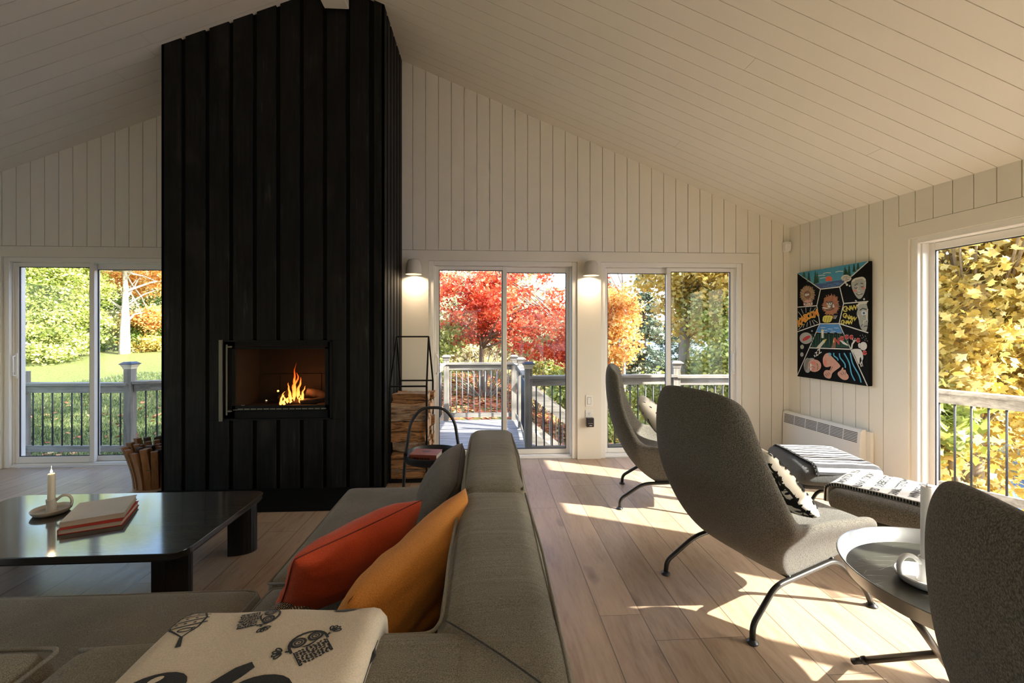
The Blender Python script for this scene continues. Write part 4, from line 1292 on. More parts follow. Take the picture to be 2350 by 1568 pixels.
def lounge_chair(label, loc, rz):
    root = thing('lounge_chair', (loc[0], loc[1], 0), rz, label, 'lounge chair')
    I = [mirror_row(r) for r in INN]; O = [mirror_row(r) for r in OUT]
    mb = MB(); mb.grid(I); mb.grid(O)
    nr, nc = len(I), len(I[0]); b = nr*nc
    for i in range(nr-1):
        mb.f.append((i*nc, (i+1)*nc, b+(i+1)*nc, b+i*nc)); mb.f.append((i*nc+nc-1, b+i*nc+nc-1, b+(i+1)*nc+nc-1, (i+1)*nc+nc-1)); mb.m += [0, 0]
    for j in range(nc-1):
        mb.f.append((j, b+j, b+j+1, j+1)); e = (nr-1)*nc; mb.f.append((e+j, e+j+1, b+e+j+1, b+e+j)); mb.m += [0, 0]
    sh = mb.build('seat_shell', M['boucle'], root, smooth=True, merge=True, subsurf=3)
    me = sh.data
    # crisper fold where side panels meet the underside and the back
    cre = me.attributes.new('crease_edge', 'FLOAT', 'EDGE')
    def near(p, row):
        return any((Vector(p)-Vector(q)).length < 1e-4 for q in row)
    keys = set()
    folds = [O[i][2] for i in range(0, 5)]+[O[i][6] for i in range(0, 5)]
    side = [O[4][0], O[4][1], O[4][2], O[4][6], O[4][7], O[4][8]]
    for e in me.edges:
        a, c0 = me.vertices[e.vertices[0]].co, me.vertices[e.vertices[1]].co
        v = 0
        if near(a, folds) and near(c0, folds): v = .75
        if near(a, side) and near(c0, side): v = .55
        cre.data[e.index].value = v
    # neck seam across the inside of the head rest
    mb = MB()
    P = [(-.405-.0, y, .845-.02*(abs(y)/.27)) for y in (-.27, -.2, -.1, 0, .1, .2, .27)]
    P = [(-.372, -.283, .845), (-.398, -.245, .85), (-.418, -.19, .85), (-.432, -.1, .85), (-.436, 0, .85), (-.432, .1, .85), (-.418, .19, .85), (-.398, .245, .85), (-.372, .283, .845)]
    mb.tube(P, .004, 6); mb.build('neck_seam', M['seam'], root, smooth=True)
    for sy in (-1, 1):
        mb = MB()
        P = [(-.383, sy*.283, .004), (-.378, sy*.280, .075), (-.215, sy*.252, .196), (.175, sy*.250, .248), (.345, sy*.275, .085), (.380, sy*.283, .004)]
        mb.tube(fillet(P, .055, 8), .0125, 14)
        fr = mb.build('leg_frame', M['gun_metal'], root, smooth=True)
        for x in (-.383, .380):
            mb = MB(); mb.lathe([(.021, 0), (.024, .003), (.024, .008), (.017, .011), (.014, .018), (0, .018)], 18, (x, sy*.283, 0))
            mb.build('foot_glide', M['black_plastic'], fr, smooth=True)
    mb = MB()
    for x in (-.12, .16): mb.tube([(x, -.25, .205+.13*(x+.2)), (x, .25, .205+.13*(x+.2))], .010, 10)
    mb.build('cross_bar', M['gun_metal'], root, smooth=True)
    return root
CH = [((1.430, 2.208), R(16)), ((1.450, 3.40), R(-19)), ((1.262, .470), R(-20.7))]
lounge_chair('boucle lounge chair in the centre with a leaf print cushion, back to the sofa', *CH[0])
lounge_chair('boucle lounge chair by the rear glass doors, seen from its side', *CH[1])
lounge_chair('boucle lounge chair closest to the viewer at the lower right edge', *CH[2])

def chair_mat(i): return Matrix.Translation((CH[i][0][0], CH[i][0][1], 0)) @ Matrix.Rotation(CH[i][1], 4, 'Z')
# cushions standing on the seats
def seat_pillow(i, cs, T, seed): 
    m = chair_mat(i); return pillow_fn(*[m @ Vector(p) for p in cs], T, seed, wr=.004, pinch=.05, ex=.42)
f1 = seat_pillow(0, [(.07, .18, .445), (.07, -.275, .46), (-.27, .18, .80), (-.275, -.275, .80)], .16, 3.3)
p1 = make_pillow('seat_cushion', f1, M['cotton'], 'ivory cushion with black leafy branches on the centre lounge chair', 'cushion')
f2 = seat_pillow(1, [(.06, .22, .45), (.06, -.22, .46), (-.24, .22, .80), (-.24, -.22, .80)], .15, 6.1)
p2 = make_pillow('seat_cushion', f2, M['cotton'], 'ivory cushion with black seed pods on the chair near the rear doors', 'cushion')
def botanical(seed, n, mb, f, side):
    r2 = random.Random(seed); q = Ink()
    for s in range(n):
        x = (s+.5)/n; y = r2.uniform(-.05, .45); a = PI/2+r2.uniform(-.5, .5); P = [(x, y)]
        for k in range(7):
            a += r2.uniform(-.35, .35); x += math.cos(a)*.11; y += math.sin(a)*.11; P.append((x, y))
        q.stroke(P, .016)
        for k in range(1, 8):
            b = a+r2.choice((-1, 1))*r2.uniform(.6, 1.2); L = r2.uniform(.12, .22)
            px, py = P[k]
            if r2.random() < .55:
                q.leaf((px, py), L, L*.52, b); 
            else:
                q.stroke([(px, py), (px+math.cos(b)*L*.6, py+math.sin(b)*L*.6)], .009); q.ell((px+math.cos(b)*L*.75, py+math.sin(b)*L*.75), .030, .018, b)
    for e in (.05, .93):      # branches running along both side edges
        q.stroke([(e+.03*math.sin(k*1.1), .02+k*.1) for k in range(10)], .018)
        for k in range(9): q.leaf((e+.03*math.sin(k*1.1), .05+k*.1), .11, .06, (1 if k % 2 else 2.2)-(.2 if e < .5 else .2)); q.leaf((e, .09+k*.1), .07, .035, 2.9 if k % 2 else .3)
    clip = lambda p: .004 < p[0] < .996 and .01 < p[1] < .99
    q.to(mb, lambda u, v: f(u, v, side, .0014), .02, clip=clip)

mb = MB(); botanical(4, 13, mb, f1, -1); botanical(8, 13, mb, f1, 1); mb.build('leaf_print', M['ink'], p1)
mb = MB()
for side in (1, -1):
    q = Ink(); r2 = random.Random(31)
    for k in range(46):
        x, y = r2.uniform(.05, .95), r2.uniform(.3, .97); q.ell((x, y), r2.uniform(.012, .026), r2.uniform(.010, .018), r2.random()*3, n=9)
    for k in range(9):
        x, y = r2.uniform(.1, .9), r2.uniform(.25, .75); q.leaf((x, y), .09, .06, r2.random()*6)
    for k in range(12): q.stroke([(.35+k*.022, .9), (.30+k*.03, .72), (.30+k*.034, .60)], .006)
    q.ell((.80, .10), .13, .12, n=20); q.ell((.30, .14), .13, .12, n=20)
    q.stroke([(.05, .75), (.12, .45), (.35, .28), (.30, .14)], .028); q.stroke([(.95, .7), (.8, .4), (.6, .3), (.8, .12)], .028)
    q.to(mb, lambda u, v, s=side: f2(u, v, s, .0012), .03, clip=lambda p: .02 < p[0] < .98 and .02 < p[1] < .98)
mb.build('pod_print', M['ink'], p2)
mb = MB()
for side in (1, -1):
    q = Ink()
    for cx in (.80, .30):
        for i in range(-3, 4):
            for j in range(-3, 4):
                if i*i+j*j < 10: q.ell((cx+i*.033, .12+j*.030+.012*(i % 2)), .009, .009, n=6)
    q.to(mb, lambda u, v, s=side: f2(u, v, s, .0020), .05)
mb.build('pod_dots', M['white_print'], p2)

# ------------------------------------------------------------------ footstools
def ottoman(label, loc, rz, hx, hy, mat):
    root = thing('footstool', (loc[0], loc[1], 0), rz, label, 'footstool')
    mb = MB(); rcushion(mb, -hx, hx, -hy, hy, .285, .415, .055, 20, puff=.012, wob=.003, seed=hx*9)
    mb.build('cushion', mat, root, smooth=True, merge=True)
    mb = MB(); mb.prism([( hx-.03, -hy+.03), (hx-.03, hy-.03), (-hx+.03, hy-.03), (-hx+.03, -hy+.03)], .262, .292); mb.build('seat_board', M['slot'], root, bevel=.01)
    for sy in (-1, 1):
        mb = MB(); P = [(-hx+.01, sy*(hy-.02), .004), (-hx+.02, sy*(hy-.025), .08), (-hx+.14, sy*(hy-.07), .250), (hx-.14, sy*(hy-.07), .250), (hx-.02, sy*(hy-.025), .08), (hx-.01, sy*(hy-.02), .004)]
        mb.tube(fillet(P, .05, 8), .0115, 12); fr = mb.build('leg_frame', M['gun_metal'], root, smooth=True)
        for x in (-hx+.01, hx-.01):
            mb = MB(); mb.lathe([(.021, 0), (.022, .008), (.014, .016), (0, .016)], 16, (x, sy*(hy-.02), 0)); mb.build('foot_glide', M['black_plastic'], fr, smooth=True)
    return root
OT1 = ((2.36, 2.35), R(33)); OT2 = ((2.44, 3.10), R(-14))
ottoman('grey boucle footstool under the lettered ivory blanket', OT1[0], OT1[1], .245, .31, M['boucle'])
ottoman('slate grey footstool under the striped blanket by the heater', OT2[0], OT2[1], .255, .31, M['boucle2'])

def draped(name, mat, M4, x0, x1, y0, y1, z, th, drop, label, seed, nu=44, nv=44, uvscale=(1, 1)):
    """folded throw lying on a footstool; hangs down where it leaves the cushion"""
    def f(x, y, off=0.0):
        zz = z+th
        ox = max(0, abs(x)-drop[0]); oy = max(0, abs(y)-drop[1])
        o = math.hypot(ox, oy)
        fall = 0
        xx, yy = x, y
        if o > 0:
            r = .045; a = min(o/r, PI/2); fall = r*(1-math.cos(a))+max(0, o-r*PI/2); k = (r*math.sin(a))/o
            xx = math.copysign(min(abs(x), drop[0])+ox*k, x); yy = math.copysign(min(abs(y), drop[1])+oy*k, y)
        w = .006*noise.noise(Vector((x*6+seed, y*6, seed)))+.003*noise.noise(Vector((x*15+seed, y*11, 4)))
        ux = math.copysign(1, x)*(ox/o if o else 0); uy = math.copysign(1, y)*(oy/o if o else 0)
        q = min(1, fall/.045)
        p = Vector((xx+ux*(w+off+th)*q, yy+uy*(w+off+th)*q, zz-fall+(w+off)*(1-q)))
        return M4 @ p
    mb = MB()
    T = [[f(x0+(x1-x0)*i/nu, y0+(y1-y0)*j/nv) for i in range(nu+1)] for j in range(nv+1)]
    B = [[f(x0+(x1-x0)*i/nu, y0+(y1-y0)*j/nv, -th*.85) for i in range(nu+1)] for j in range(nv+1)]
    mb.grid(T); mb.grid(B)
    PR = [(x0+(x1-x0)*i/nu, y0+(y1-y0)*j/nv) for j in range(nv+1) for i in range(nu+1)]; PR = PR+PR
    g_ = lambda i, j: PR[j*(nu+1)+i]
    for j in range(nv):
        for i in (0, nu): PR += [g_(i, j), g_(i, j+1), g_(i, j+1), g_(i, j)]; mb.add([T[j][i], T[j+1][i], B[j+1][i], B[j][i]], [(0, 1, 2, 3)])
    for i in range(nu):
        for j in (0, nv): PR += [g_(i, j), g_(i+1, j), g_(i+1, j), g_(i, j)]; mb.add([T[j][i], T[j][i+1], B[j][i+1], B[j][i]], [(0, 1, 2, 3)])
    o = mb.build(name, mat, smooth=True)
    me = o.data; uv = me.uv_layers.new(name='UVMap'); Mi = M4.inverted()
    for l in me.loops:
        uv.data[l.index].uv = PR[l.vertex_index]
    tag(o, label, 'blanket')
    return o, f
MO2 = Matrix.Translation((OT2[0][0], OT2[0][1], 0)) @ Matrix.Rotation(OT2[1]+R(4), 4, 'Z')
sb, fs = draped('striped_blanket', M['stripes'], MO2, -.17, .235, -.33, .30, .418, .022, (.20, .24), 'black and white striped wool throw lying over the slate footstool', 2.0)
# woven checker edge of the striped throw
mb = MB()
for k in range(34):
    y = -.325+k*.0188
    for dx in (0, 1):
        a, b = fs(-.172-.012*(dx), y+.009*dx), fs(-.172-.012*(dx+1), y+.009*(dx+1))
        p0 = fs(-.176-.010*dx, y+.009*dx, .001); mb.box(p0.x-.005, p0.x+.006, p0.y-.0045, p0.y+.0045, p0.z-.014, p0.z+.001)
mb.build('checked_edge', M['wool_black'], sb)
MO1 = Matrix.Translation((OT1[0][0], OT1[0][1], 0)) @ Matrix.Rotation(OT1[1], 4, 'Z')
tb, ft = draped('lettered_blanket', M['wool_ivory'], MO1, -.160, .235, -.36, .43, .418, .026, (.30, .275), 'ivory wool throw lettered with city names over the boucle footstool', 7.0)
q = Ink()
for i, (txt, x, y, al) in enumerate([('MONCTON   ST JOHNS', .07, .355, 'CENTER'), ('EDMONTON   REGINA', .05, .275, 'CENTER'), ('HALIFAX   TORONTO', .04, .195, 'CENTER'), ('YES   QUÉBEC CITY', .035, .115, 'CENTER'), ('CHARLOTTETOWN', .045, .035, 'CENTER'), ('FE   WINNIPEG   JOHN', .04, -.045, 'CENTER'), ('TORONTO   REG', .05, -.125, 'CENTER'), ('OK   VANCOUVER', .03, -.205, 'CENTER'), ('SASKATOON', .06, -.285, 'CENTER')]):
    q.text(txt, (x, y), .052, rot=.05, sx=.92, bold=.0012)
mb = MB(); q.to(mb, lambda x, y: ft(x, y, .0012), .02, clip=lambda p: -.158 < p[0] < .232 and -.355 < p[1] < .425); mb.build('lettering', M['wool_black'], tb)
mb = MB(); q = Ink(); q.stroke([(-.115+.03*math.cos(a), -.285+.03*math.sin(a)) for a in [R(60+30*k) for k in range(8)]], .014); q.to(mb, lambda x, y: ft(x, y, .0016), .02); mb.build('red_letter', M['red_print'], tb)
mb = MB()
for k in range(60):
    y = -.355+k*.0131; p = ft(-.162, y, -.010); mb.box(p.x-.004, p.x+.002, p.y-.004, p.y+.004, p.z-.010, p.z+.006)
mb.build('blanket_stitch', M['wool_black'], tb)

# ------------------------------------------------------------------ large tray table by the chairs
bt = thing('tray_table', (1.605, 1.345, 0), 0, 'large round metal tray table on crossed tube legs between the lounge chairs', 'side table')
mb = MB(); rr_ = .376; zt_ = .54
mb.lathe([(0, zt_-.054), (rr_-.052, zt_-.054), (rr_-.028, zt_-.050), (rr_-.004, zt_-.002), (rr_, zt_), (rr_+.002, zt_-.002), (rr_-.022, zt_-.056), (rr_-.045, zt_-.060), (0, zt_-.060)], 96)
tray = mb.build('tray', [M['tray_metal'], M['tray_top']], bt, angle=R(50))
for p in tray.data.polygons:
    c = p.center
    if c.z < zt_-.045 and p.normal.z > .5 or (c.z < zt_-.049 and math.hypot(c.x, c.y) < rr_-.03): p.material_index = 1
def cross_leg(a, b, r):
    mb = MB(); mb.tube([(a[0], a[1], .012), (b[0], b[1], zt_-.062)], r, 14); return mb
# crossed legs: each foot pad, tube and socket
for (ax, ay), (bx_, by_) in [((-.135, .345), (.145, -.205)), ((.185, .235), (-.300, -.055)), ((.20, -.30), (-.06, .20))]:
    a = Vector((ax, ay, .014)); b = Vector((bx_, by_, zt_-.060)); d = (b-a).normalized()
    mb = MB(); mb.tube([a+d*.04, b], .0125, 14); lg = mb.build('leg', M['gun_metal'], bt, smooth=True)
    mb = MB(); mb.tube([a, a+d*.045], .0115, 12); mb.tube([a+d*.042, a+d*.056], .0150, 14); mb.build('foot', M['black_plastic'], lg, smooth=True)
mb = MB(); mb.lathe([(.05, zt_-.075), (.05, zt_-.060)], 24, (.0, -.02, 0)); mb.build('hub', M['gun_metal'], bt)
candlestick((1.495, 1.415, zt_-.054), 1.24, M['ceramic_white'], M['wax_white'], .315, .0165, R(172), False,
            'glossy white candle holder with a loop handle on the large metal tray', 'tall unlit white candle on the large metal tray', short=.066)
# ------------------------------------------------------------------ things on the walls
def on_right(s, z=0, out=0):   # point on the right wall, s along it from the corner, out into the room
    return WS @ Vector((s, -out, z))
# convector heater: local x along the wall, y into the room side is negative
ht = thing('convector_heater', on_right(.012), TH-PI/2, 'white wall convector heater with slotted top grille beside the glass door', 'heater')
w, z0, z1 = .93, .105, .490
mb = MB()
mb.prism([(-.082, z0), (-.088, z0+.02), (-.088, z1-.10), (-.080, z1-.02), (-.066, z1), (-.030, z1), (-.030, z0)], 0, w, 'x')
mb.build('front_cover', M['white_plastic'], ht, bevel=.003)
mb = MB(); mb.box(.02, w+.045, -.030, -.002, z0+.02, z1-.012); mb.build('back_box', M['white_plastic'], ht, bevel=.002)
mb = MB()
for c in range(6):
    for r_ in range(7):
        za = z1-.030-r_*.0135; yb = -.0805-.0078*min(1, (z1-.02-za)/.08)
        mb.box(.025+c*.148, .025+c*.148+.136, yb-.0025, yb+.004, za-.0055, za)
mb.build('grille_slots', M['slot'], ht)
# painting
PS0, PW, PZ0, PZ1 = .164, .812, .868, 1.936
pt_ = thing('painting', on_right(PS0, PZ0, .004), TH-PI/2, 'unframed black comic panel painting on the right wall above the heater', 'painting')
PT = .036; PH = PZ1-PZ0
mb = MB(); mb.box(0, PW, -PT, 0, 0, PH); mb.build('canvas', m_simple('canvas_black', (.004, .004, .0045), .7, var=.2, spec=.12), pt_, bevel=.003)
PM = {k: m_simple('paint_'+k, c, .45, var=.18, scale=40, bump=.3, bscale=80) for k, c in dict(
    white=(.66, .63, .58), blue=(.035, .26, .42), deep=(.025, .06, .20), green=(.018, .10, .06), sun=(.72, .10, .03), tan=(.40, .26, .14), rust=(.42, .13, .035),
    brown=(.20, .08, .03), skin=(.60, .30, .22), pink=(.66, .20, .15), grey=(.36, .35, .31), dgrey=(.14, .135, .12), orange=(.80, .24, .02), yellow=(.66, .52, .05), red=(.50, .02, .02), sky=(.06, .35, .55), blk=(.012, .012, .012), lake=(.04, .20, .48), cream=(.62, .58, .50)).items()}
def pq(p):
    """from the photographed picture plane to canvas coordinates"""
    u0 = (p[0]-150)/690.; top = 295-122*u0; bot = 1325+95*u0
    v = (p[1]-top)/(bot-top); hl, hr = 1030., 1247.
    u = u0*hr/(u0*hr+(1-u0)*hl)
    return (u*PW, PH*(1-v))
layer = [0]; ART = MB(); PK = list(PM)
def soft(P, it=2):
    for _ in range(it):
        n = len(P); P = [q for i in range(n) for q in ((P[i][0]*.75+P[(i+1) % n][0]*.25, P[i][1]*.75+P[(i+1) % n][1]*.25), (P[i][0]*.25+P[(i+1) % n][0]*.75, P[i][1]*.25+P[(i+1) % n][1]*.75))]
    return P
def paint(colr, build):
    q = Ink(); build(q); layer[0] += 1; e = PT+.0004+.00012*layer[0]
    q.to(ART, lambda x, z: Vector((max(.0, min(PW, x)), -e, max(0, min(PH, z)))), 9, mi=PK.index(colr[1]))
def P_(*pts): return [pq(p) for p in pts]
def SP_(*pts): return soft([pq(p) for p in pts])
paint(('sky', 'blue'), lambda q: q.fill(P_((152, 292), (840, 174), (560, 432), (376, 452))))
paint(('sea', 'deep'), lambda q: q.fill(P_((318, 405), (580, 362), (640, 372), (560, 432), (376, 452))))
paint(('clouds', 'white'), lambda q: [q.stroke(P_((x, y), (x+40, y-10), (x+75, y-8)), .006) for x, y in ((345, 325), (400, 300), (520, 285), (370, 350))])
def trees(q):
    for x, y, h in ((215, 340, 70), (262, 385, 110), (325, 405, 150), (345, 395, 120), (612, 330, 110), (652, 325, 125), (700, 285, 90), (738, 260, 70), (625, 320, 60)):
        q.fill(P_((x-18, y), (x+18, y-3), (x+2, y-h)))
        for k in range(4): q.fill(P_((x-20+k*3, y-h*.2*k-6), (x+20-k*3, y-h*.2*k-8), (x, y-h*.2*k-34)))
paint(('trees', 'green'), trees)
paint(('sun', 'sun'), lambda q: q.fill([pq((457+32*math.cos(a), 352+28*math.sin(a))) for a in [PI+PI*k/12 for k in range(13)]]+P_((489, 372), (425, 376))))
paint(('waves', 'lake'), lambda q: [q.stroke(P_((x, y), (x+55, y-5)), .005) for x, y in ((380, 400), (440, 410), (500, 395), (400, 428), (470, 425), (530, 405))])
# white dividing lines
lines = [((152, 292), (376, 455)), ((376, 455), (562, 432)), ((562, 432), (838, 178)), ((376, 455), (340, 620)), ((152, 635), (340, 620)), ((340, 620), (370, 800)), ((152, 880), (370, 800)), ((370, 800), (556, 797)),
         ((556, 797), (600, 597)), ((562, 432), (600, 597)), ((600, 597), (838, 575)), ((556, 797), (838, 888)), ((370, 800), (152, 1312)), ((272, 1040), (662, 1052)), ((556, 797), (830, 1415))]
paint(('dividers', 'white'), lambda q: [q.stroke(P_(a, b), .0095) for a, b in lines])
def tuft(q, cx, cy, rx, ry, n, seed, w=.006, l0=.45):
    r2 = random.Random(seed)
    for k in range(n):
        a = 2*PI*k/n+r2.uniform(-.05, .05); l1 = r2.uniform(.85, 1.1)
        q.stroke(P_((cx+rx*l0*math.cos(a), cy+ry*l0*math.sin(a)), (cx+rx*l1*math.cos(a+.08), cy+ry*l1*math.sin(a+.08))), w)
def E_(cx, cy, rx, ry, n=18, rot=0): return [pq((cx+rx*math.cos(a)*math.cos(rot)-ry*math.sin(a)*math.sin(rot), cy+rx*math.cos(a)*math.sin(rot)+ry*math.sin(a)*math.cos(rot))) for a in [2*PI*k/n for k in range(n)]]
# upper left: furry hat over a face
paint(('hat', 'brown'), lambda q: q.fill(E_(250, 510, 70, 88)))
paint(('hat_fur', 'tan'), lambda q: tuft(q, 250, 510, 74, 92, 46, 1))
paint(('face', 'skin'), lambda q: q.fill(SP_((210, 600), (215, 575), (250, 560), (295, 568), (302, 600), (298, 618), (212, 624))))
paint(('eyes', 'white'), lambda q: [q.fill(E_(235, 605, 14, 8)), q.fill(E_(278, 600, 15, 9)), q.fill(E_(238, 512, 13, 13)), q.fill(E_(258, 508, 10, 10))])
paint(('pupils', 'blk'), lambda q: [q.fill(E_(236, 605, 6, 6)), q.fill(E_(280, 600, 6, 6)), q.fill(E_(240, 512, 4, 4)), q.fill(E_(258, 509, 3, 3)), q.stroke(P_((215, 590), (248, 596)), .006), q.stroke(P_((262, 590), (296, 582)), .006), q.stroke(P_((222, 488), (240, 498)), .006)])
# centre: furry creature
paint(('mane', 'brown'), lambda q: q.fill(E_(478, 615, 76, 96)))
paint(('mane_fur', 'rust'), lambda q: (tuft(q, 478, 612, 84, 106, 60, 2, .007, .35)))
paint(('chest', 'yellow'), lambda q: q.fill(SP_((400, 725), (430, 715), (500, 720), (495, 745), (470, 790), (395, 788))))
paint(('muzzle', 'cream'), lambda q: [q.fill(E_(450, 600, 13, 15)), q.fill(E_(474, 597, 13, 15)), q.fill(E_(460, 628, 15, 13)), q.fill(SP_((396, 632), (455, 645), (452, 655), (398, 645))), q.fill(SP_((500, 592), (518, 640), (490, 636))), [q.stroke(P_((510+i*14, 715), (505+i*8, 750)), .005) for i in range(3)]])
paint(('features', 'blk'), lambda q: [q.fill(E_(452, 601, 5, 6)), q.fill(E_(473, 598, 5, 6)), q.stroke(P_((430, 578), (458, 592)), .009), q.stroke(P_((465, 590), (492, 578)), .009), q.stroke(P_((430, 660), (470, 664), (505, 645)), .008), q.stroke(P_((420, 735), (408, 785)), .004), q.stroke(P_((445, 730), (430, 788)), .004), q.stroke(P_((470, 728), (455, 788)), .004)])
# upper right: pale head dreaming, with a thought bubble
paint(('head', 'grey'), lambda q: q.fill(SP_((678, 430), (672, 385), (690, 352), (745, 335), (790, 328), (815, 350), (820, 400), (812, 455), (800, 500), (775, 545), (745, 555), (715, 520), (690, 470))))
paint(('head_light', 'cream'), lambda q: [q.stroke(P_((685, 380), (720, 350), (780, 340), (812, 365)), .014), q.stroke(P_((812, 380), (812, 450)), .008), q.stroke(P_((742, 425), (735, 468), (758, 474)), .008), q.fill(E_(750, 505, 26, 10)), q.stroke(P_((722, 565), (718, 575)), .02), q.stroke(P_((795, 545), (803, 562)), .015)])
paint(('cheeks', 'pink'), lambda q: [q.fill(E_(710, 470, 16, 14)), q.fill(E_(793, 445, 15, 14))])
paint(('head_lines', 'blk'), lambda q: [q.stroke(P_((708, 420), (730, 400), (740, 405)), .007), q.stroke(P_((765, 395), (790, 400)), .007), q.stroke(P_((706, 440), (722, 446), (738, 438)), .006), q.stroke(P_((768, 428), (780, 434), (794, 426)), .006), q.stroke(P_((722, 498), (745, 512), (785, 500)), .007)])
paint(('bubble', 'white'), lambda q: [q.fill(E_(627, 346, 50, 35)), q.fill(E_(634, 410, 11, 12)), q.fill(E_(660, 422, 8, 9)), q.fill(E_(620, 390, 10, 10))])
paint(('bubble_text', 'blk'), lambda q: [q.text(t, pq((627, y)), .016, rot=.10, bold=.0004) for t, y in (('I COULD BE', 328), ('OUT THE WAY', 346), ('MORNING', 364))])
# middle left KABOOM
paint(('burst', 'white'), lambda q: [q.stroke(P_((a, b), (c, d)), .005) for a, b, c, d in ((190, 650, 212, 700), (235, 640, 238, 690), (285, 640, 275, 680), (330, 640, 305, 680), (160, 680, 200, 730), (165, 860, 200, 820), (210, 840, 222, 800), (245, 830, 252, 785), (285, 820, 275, 770), (320, 810, 296, 765), (350, 790, 310, 760), (165, 740, 182, 752))])
def word(q, s, pts, size, bold=.002, rot=0):
    for chh, p, z_, r_ in zip(s, pts, size, rot): q.text(chh, pq(p), z_, rot=r_, bold=bold)
paint(('kaboom_edge', 'yellow'), lambda q: word(q, 'KABOOM', [(176, 792), (206, 765), (236, 742), (266, 725), (297, 712), (332, 700)], [.10, .095, .095, .085, .085, .09], .006, [.35]*6))
paint(('kaboom', 'orange'), lambda q: word(q, 'KABOOM', [(176, 792), (206, 765), (236, 742), (266, 725), (297, 712), (332, 700)], [.10, .095, .095, .085, .085, .09], .0025, [.35]*6))
# middle right GNAW and half face
paint(('gnaw', 'yellow'), lambda q: (word(q, 'GNAW', [(616, 655), (647, 650), (675, 645), (704, 640)], [.072, .06, .056, .06], .002, [.1]*4), word(q, 'GNAW', [(612, 718), (640, 730), (668, 742), (700, 750)], [.06, .052, .05, .05], .002, [-.25]*4), word(q, 'GNAW', [(592, 785), (616, 787), (640, 787), (668, 787)], [.055, .048, .046, .046], .002, [0]*4)))
paint(('half_face', 'grey'), lambda q: q.fill(SP_((740, 600), (760, 585), (838, 576), (838, 886), (775, 862), (752, 800), (748, 750), (728, 715), (730, 680), (742, 650), (728, 640))))
paint(('half_face_light', 'cream'), lambda q: [q.stroke(P_((735, 625), (755, 595), (830, 584)), .02), q.stroke(P_((835, 650), (825, 740), (835, 780)), .012), q.stroke(P_((790, 800), (800, 770), (822, 765)), .008), q.stroke(P_((745, 710), (752, 760)), .008)])
paint(('eye_white', 'white'), lambda q: q.fill(E_(798, 692, 24, 26)))
paint(('iris', 'lake'), lambda q: q.fill(E_(798, 692, 12, 14)))
paint(('face_lines', 'blk'), lambda q: [q.fill(E_(798, 692, 5, 6)), q.stroke(P_((760, 665), (785, 645), (825, 655)), .010), q.stroke(P_((800, 826), (820, 818), (836, 824)), .007), q.stroke(P_((790, 720), (812, 716)), .004), q.stroke(P_((818, 770), (835, 775)), .005), q.stroke(P_((770, 830), (785, 800)), .005)])
# lower centre lake and pencils
paint(('water', 'lake'), lambda q: q.fill(P_((372, 806), (556, 804), (592, 888), (336, 884))))
paint(('water_light', 'white'), lambda q: [q.stroke(P_((x, y), (x+45, y+3)), .004) for x, y in ((380, 835), (450, 850), (510, 840), (400, 862), (480, 872), (340, 884), (400, 888), (470, 888), (540, 890))])
paint(('reeds', 'green'), lambda q: [q.stroke(P_((x, 1036), (x+6*((x//14) % 3-1), 900)), .006) for x in range(296, 650, 11) if x > 336-(900-884)*.2 or True])
paint(('pencils', 'cream'), lambda q: [q.fill(P_((388, 942), (386, 870), (396, 848), (410, 870), (410, 942))), q.fill(P_((340, 1036), (405, 962), (434, 952), (420, 985), (378, 1038)))])
paint(('pencil_tip', 'yellow'), lambda q: [q.fill(P_((388, 870), (396, 846), (406, 870))), q.fill(P_((406, 962), (440, 950), (424, 982))), q.fill(P_((500, 985), (512, 930), (526, 985)))])
paint(('pencil_body', 'brown'), lambda q: q.fill(P_((484, 1040), (500, 985), (526, 985), (524, 1042))))
# lower left dream bubble with red pill
paint(('pill_bubble', 'grey'), lambda q: [q.fill(E_(238, 944, 62, 58)), q.fill(E_(201, 1031, 18, 22)), q.fill(E_(199, 1107, 16, 22)), q.fill(E_(297, 872, 8, 8))])
paint(('pill', 'red'), lambda q: q.fill(E_(243, 944, 45, 17, rot=-.55)))
paint(('sleep_letters', 'white'), lambda q: word(q, 'zZZ', [(322, 1118), (343, 1102), (370, 1076)], [.035, .05, .06], .002, [.5]*3))
# NOOOO and the falling figure
paint(('nooo_rings', 'red'), lambda q: [q.text('N', pq((538, 975)), .085, bold=.003), [q.stroke(E_(x, y, 14, 16), .011) for x, y in ((588, 945), (634, 930), (680, 932), (745, 962), (808, 1087))], [q.stroke(E_(x, y, 4, 5), .006) for x, y in ((588, 945), (634, 930), (680, 932), (745, 962), (808, 1087))]])
paint(('nooo_rim', 'pink'), lambda q: [q.stroke(E_(x, y, 19, 22), .003) for x, y in ((588, 945), (634, 930), (680, 932), (745, 962), (808, 1087))])
paint(('figure', 'white'), lambda q: [q.fill(E_(795, 1020, 36, 42)), q.fill(SP_((740, 1000), (765, 985), (775, 1030), (752, 1045))), q.fill(SP_((672, 1052), (740, 1046), (775, 1055), (790, 1100), (796, 1140), (780, 1180), (770, 1120), (758, 1150), (760, 1210), (738, 1180), (712, 1110))),
    q.stroke(P_((680, 1050), (688, 1000), (712, 965)), .016), q.stroke(P_((700, 975), (690, 945)), .006), q.stroke(P_((712, 965), (715, 940)), .006), q.stroke(P_((715, 970), (728, 962)), .006), q.stroke(P_((782, 1170), (768, 1200), (776, 1225)), .011), q.stroke(P_((782, 1180), (790, 1222)), .006), q.fill(P_((562, 962), (600, 972), (648, 1008), (645, 1018), (600, 1000)))])
paint(('drops', 'grey'), lambda q: [q.stroke(P_((x, y), (x+5, y+12)), .004) for x, y in ((762, 910), (785, 905), (795, 925), (812, 915), (820, 940), (780, 935), (830, 962), (808, 955))])
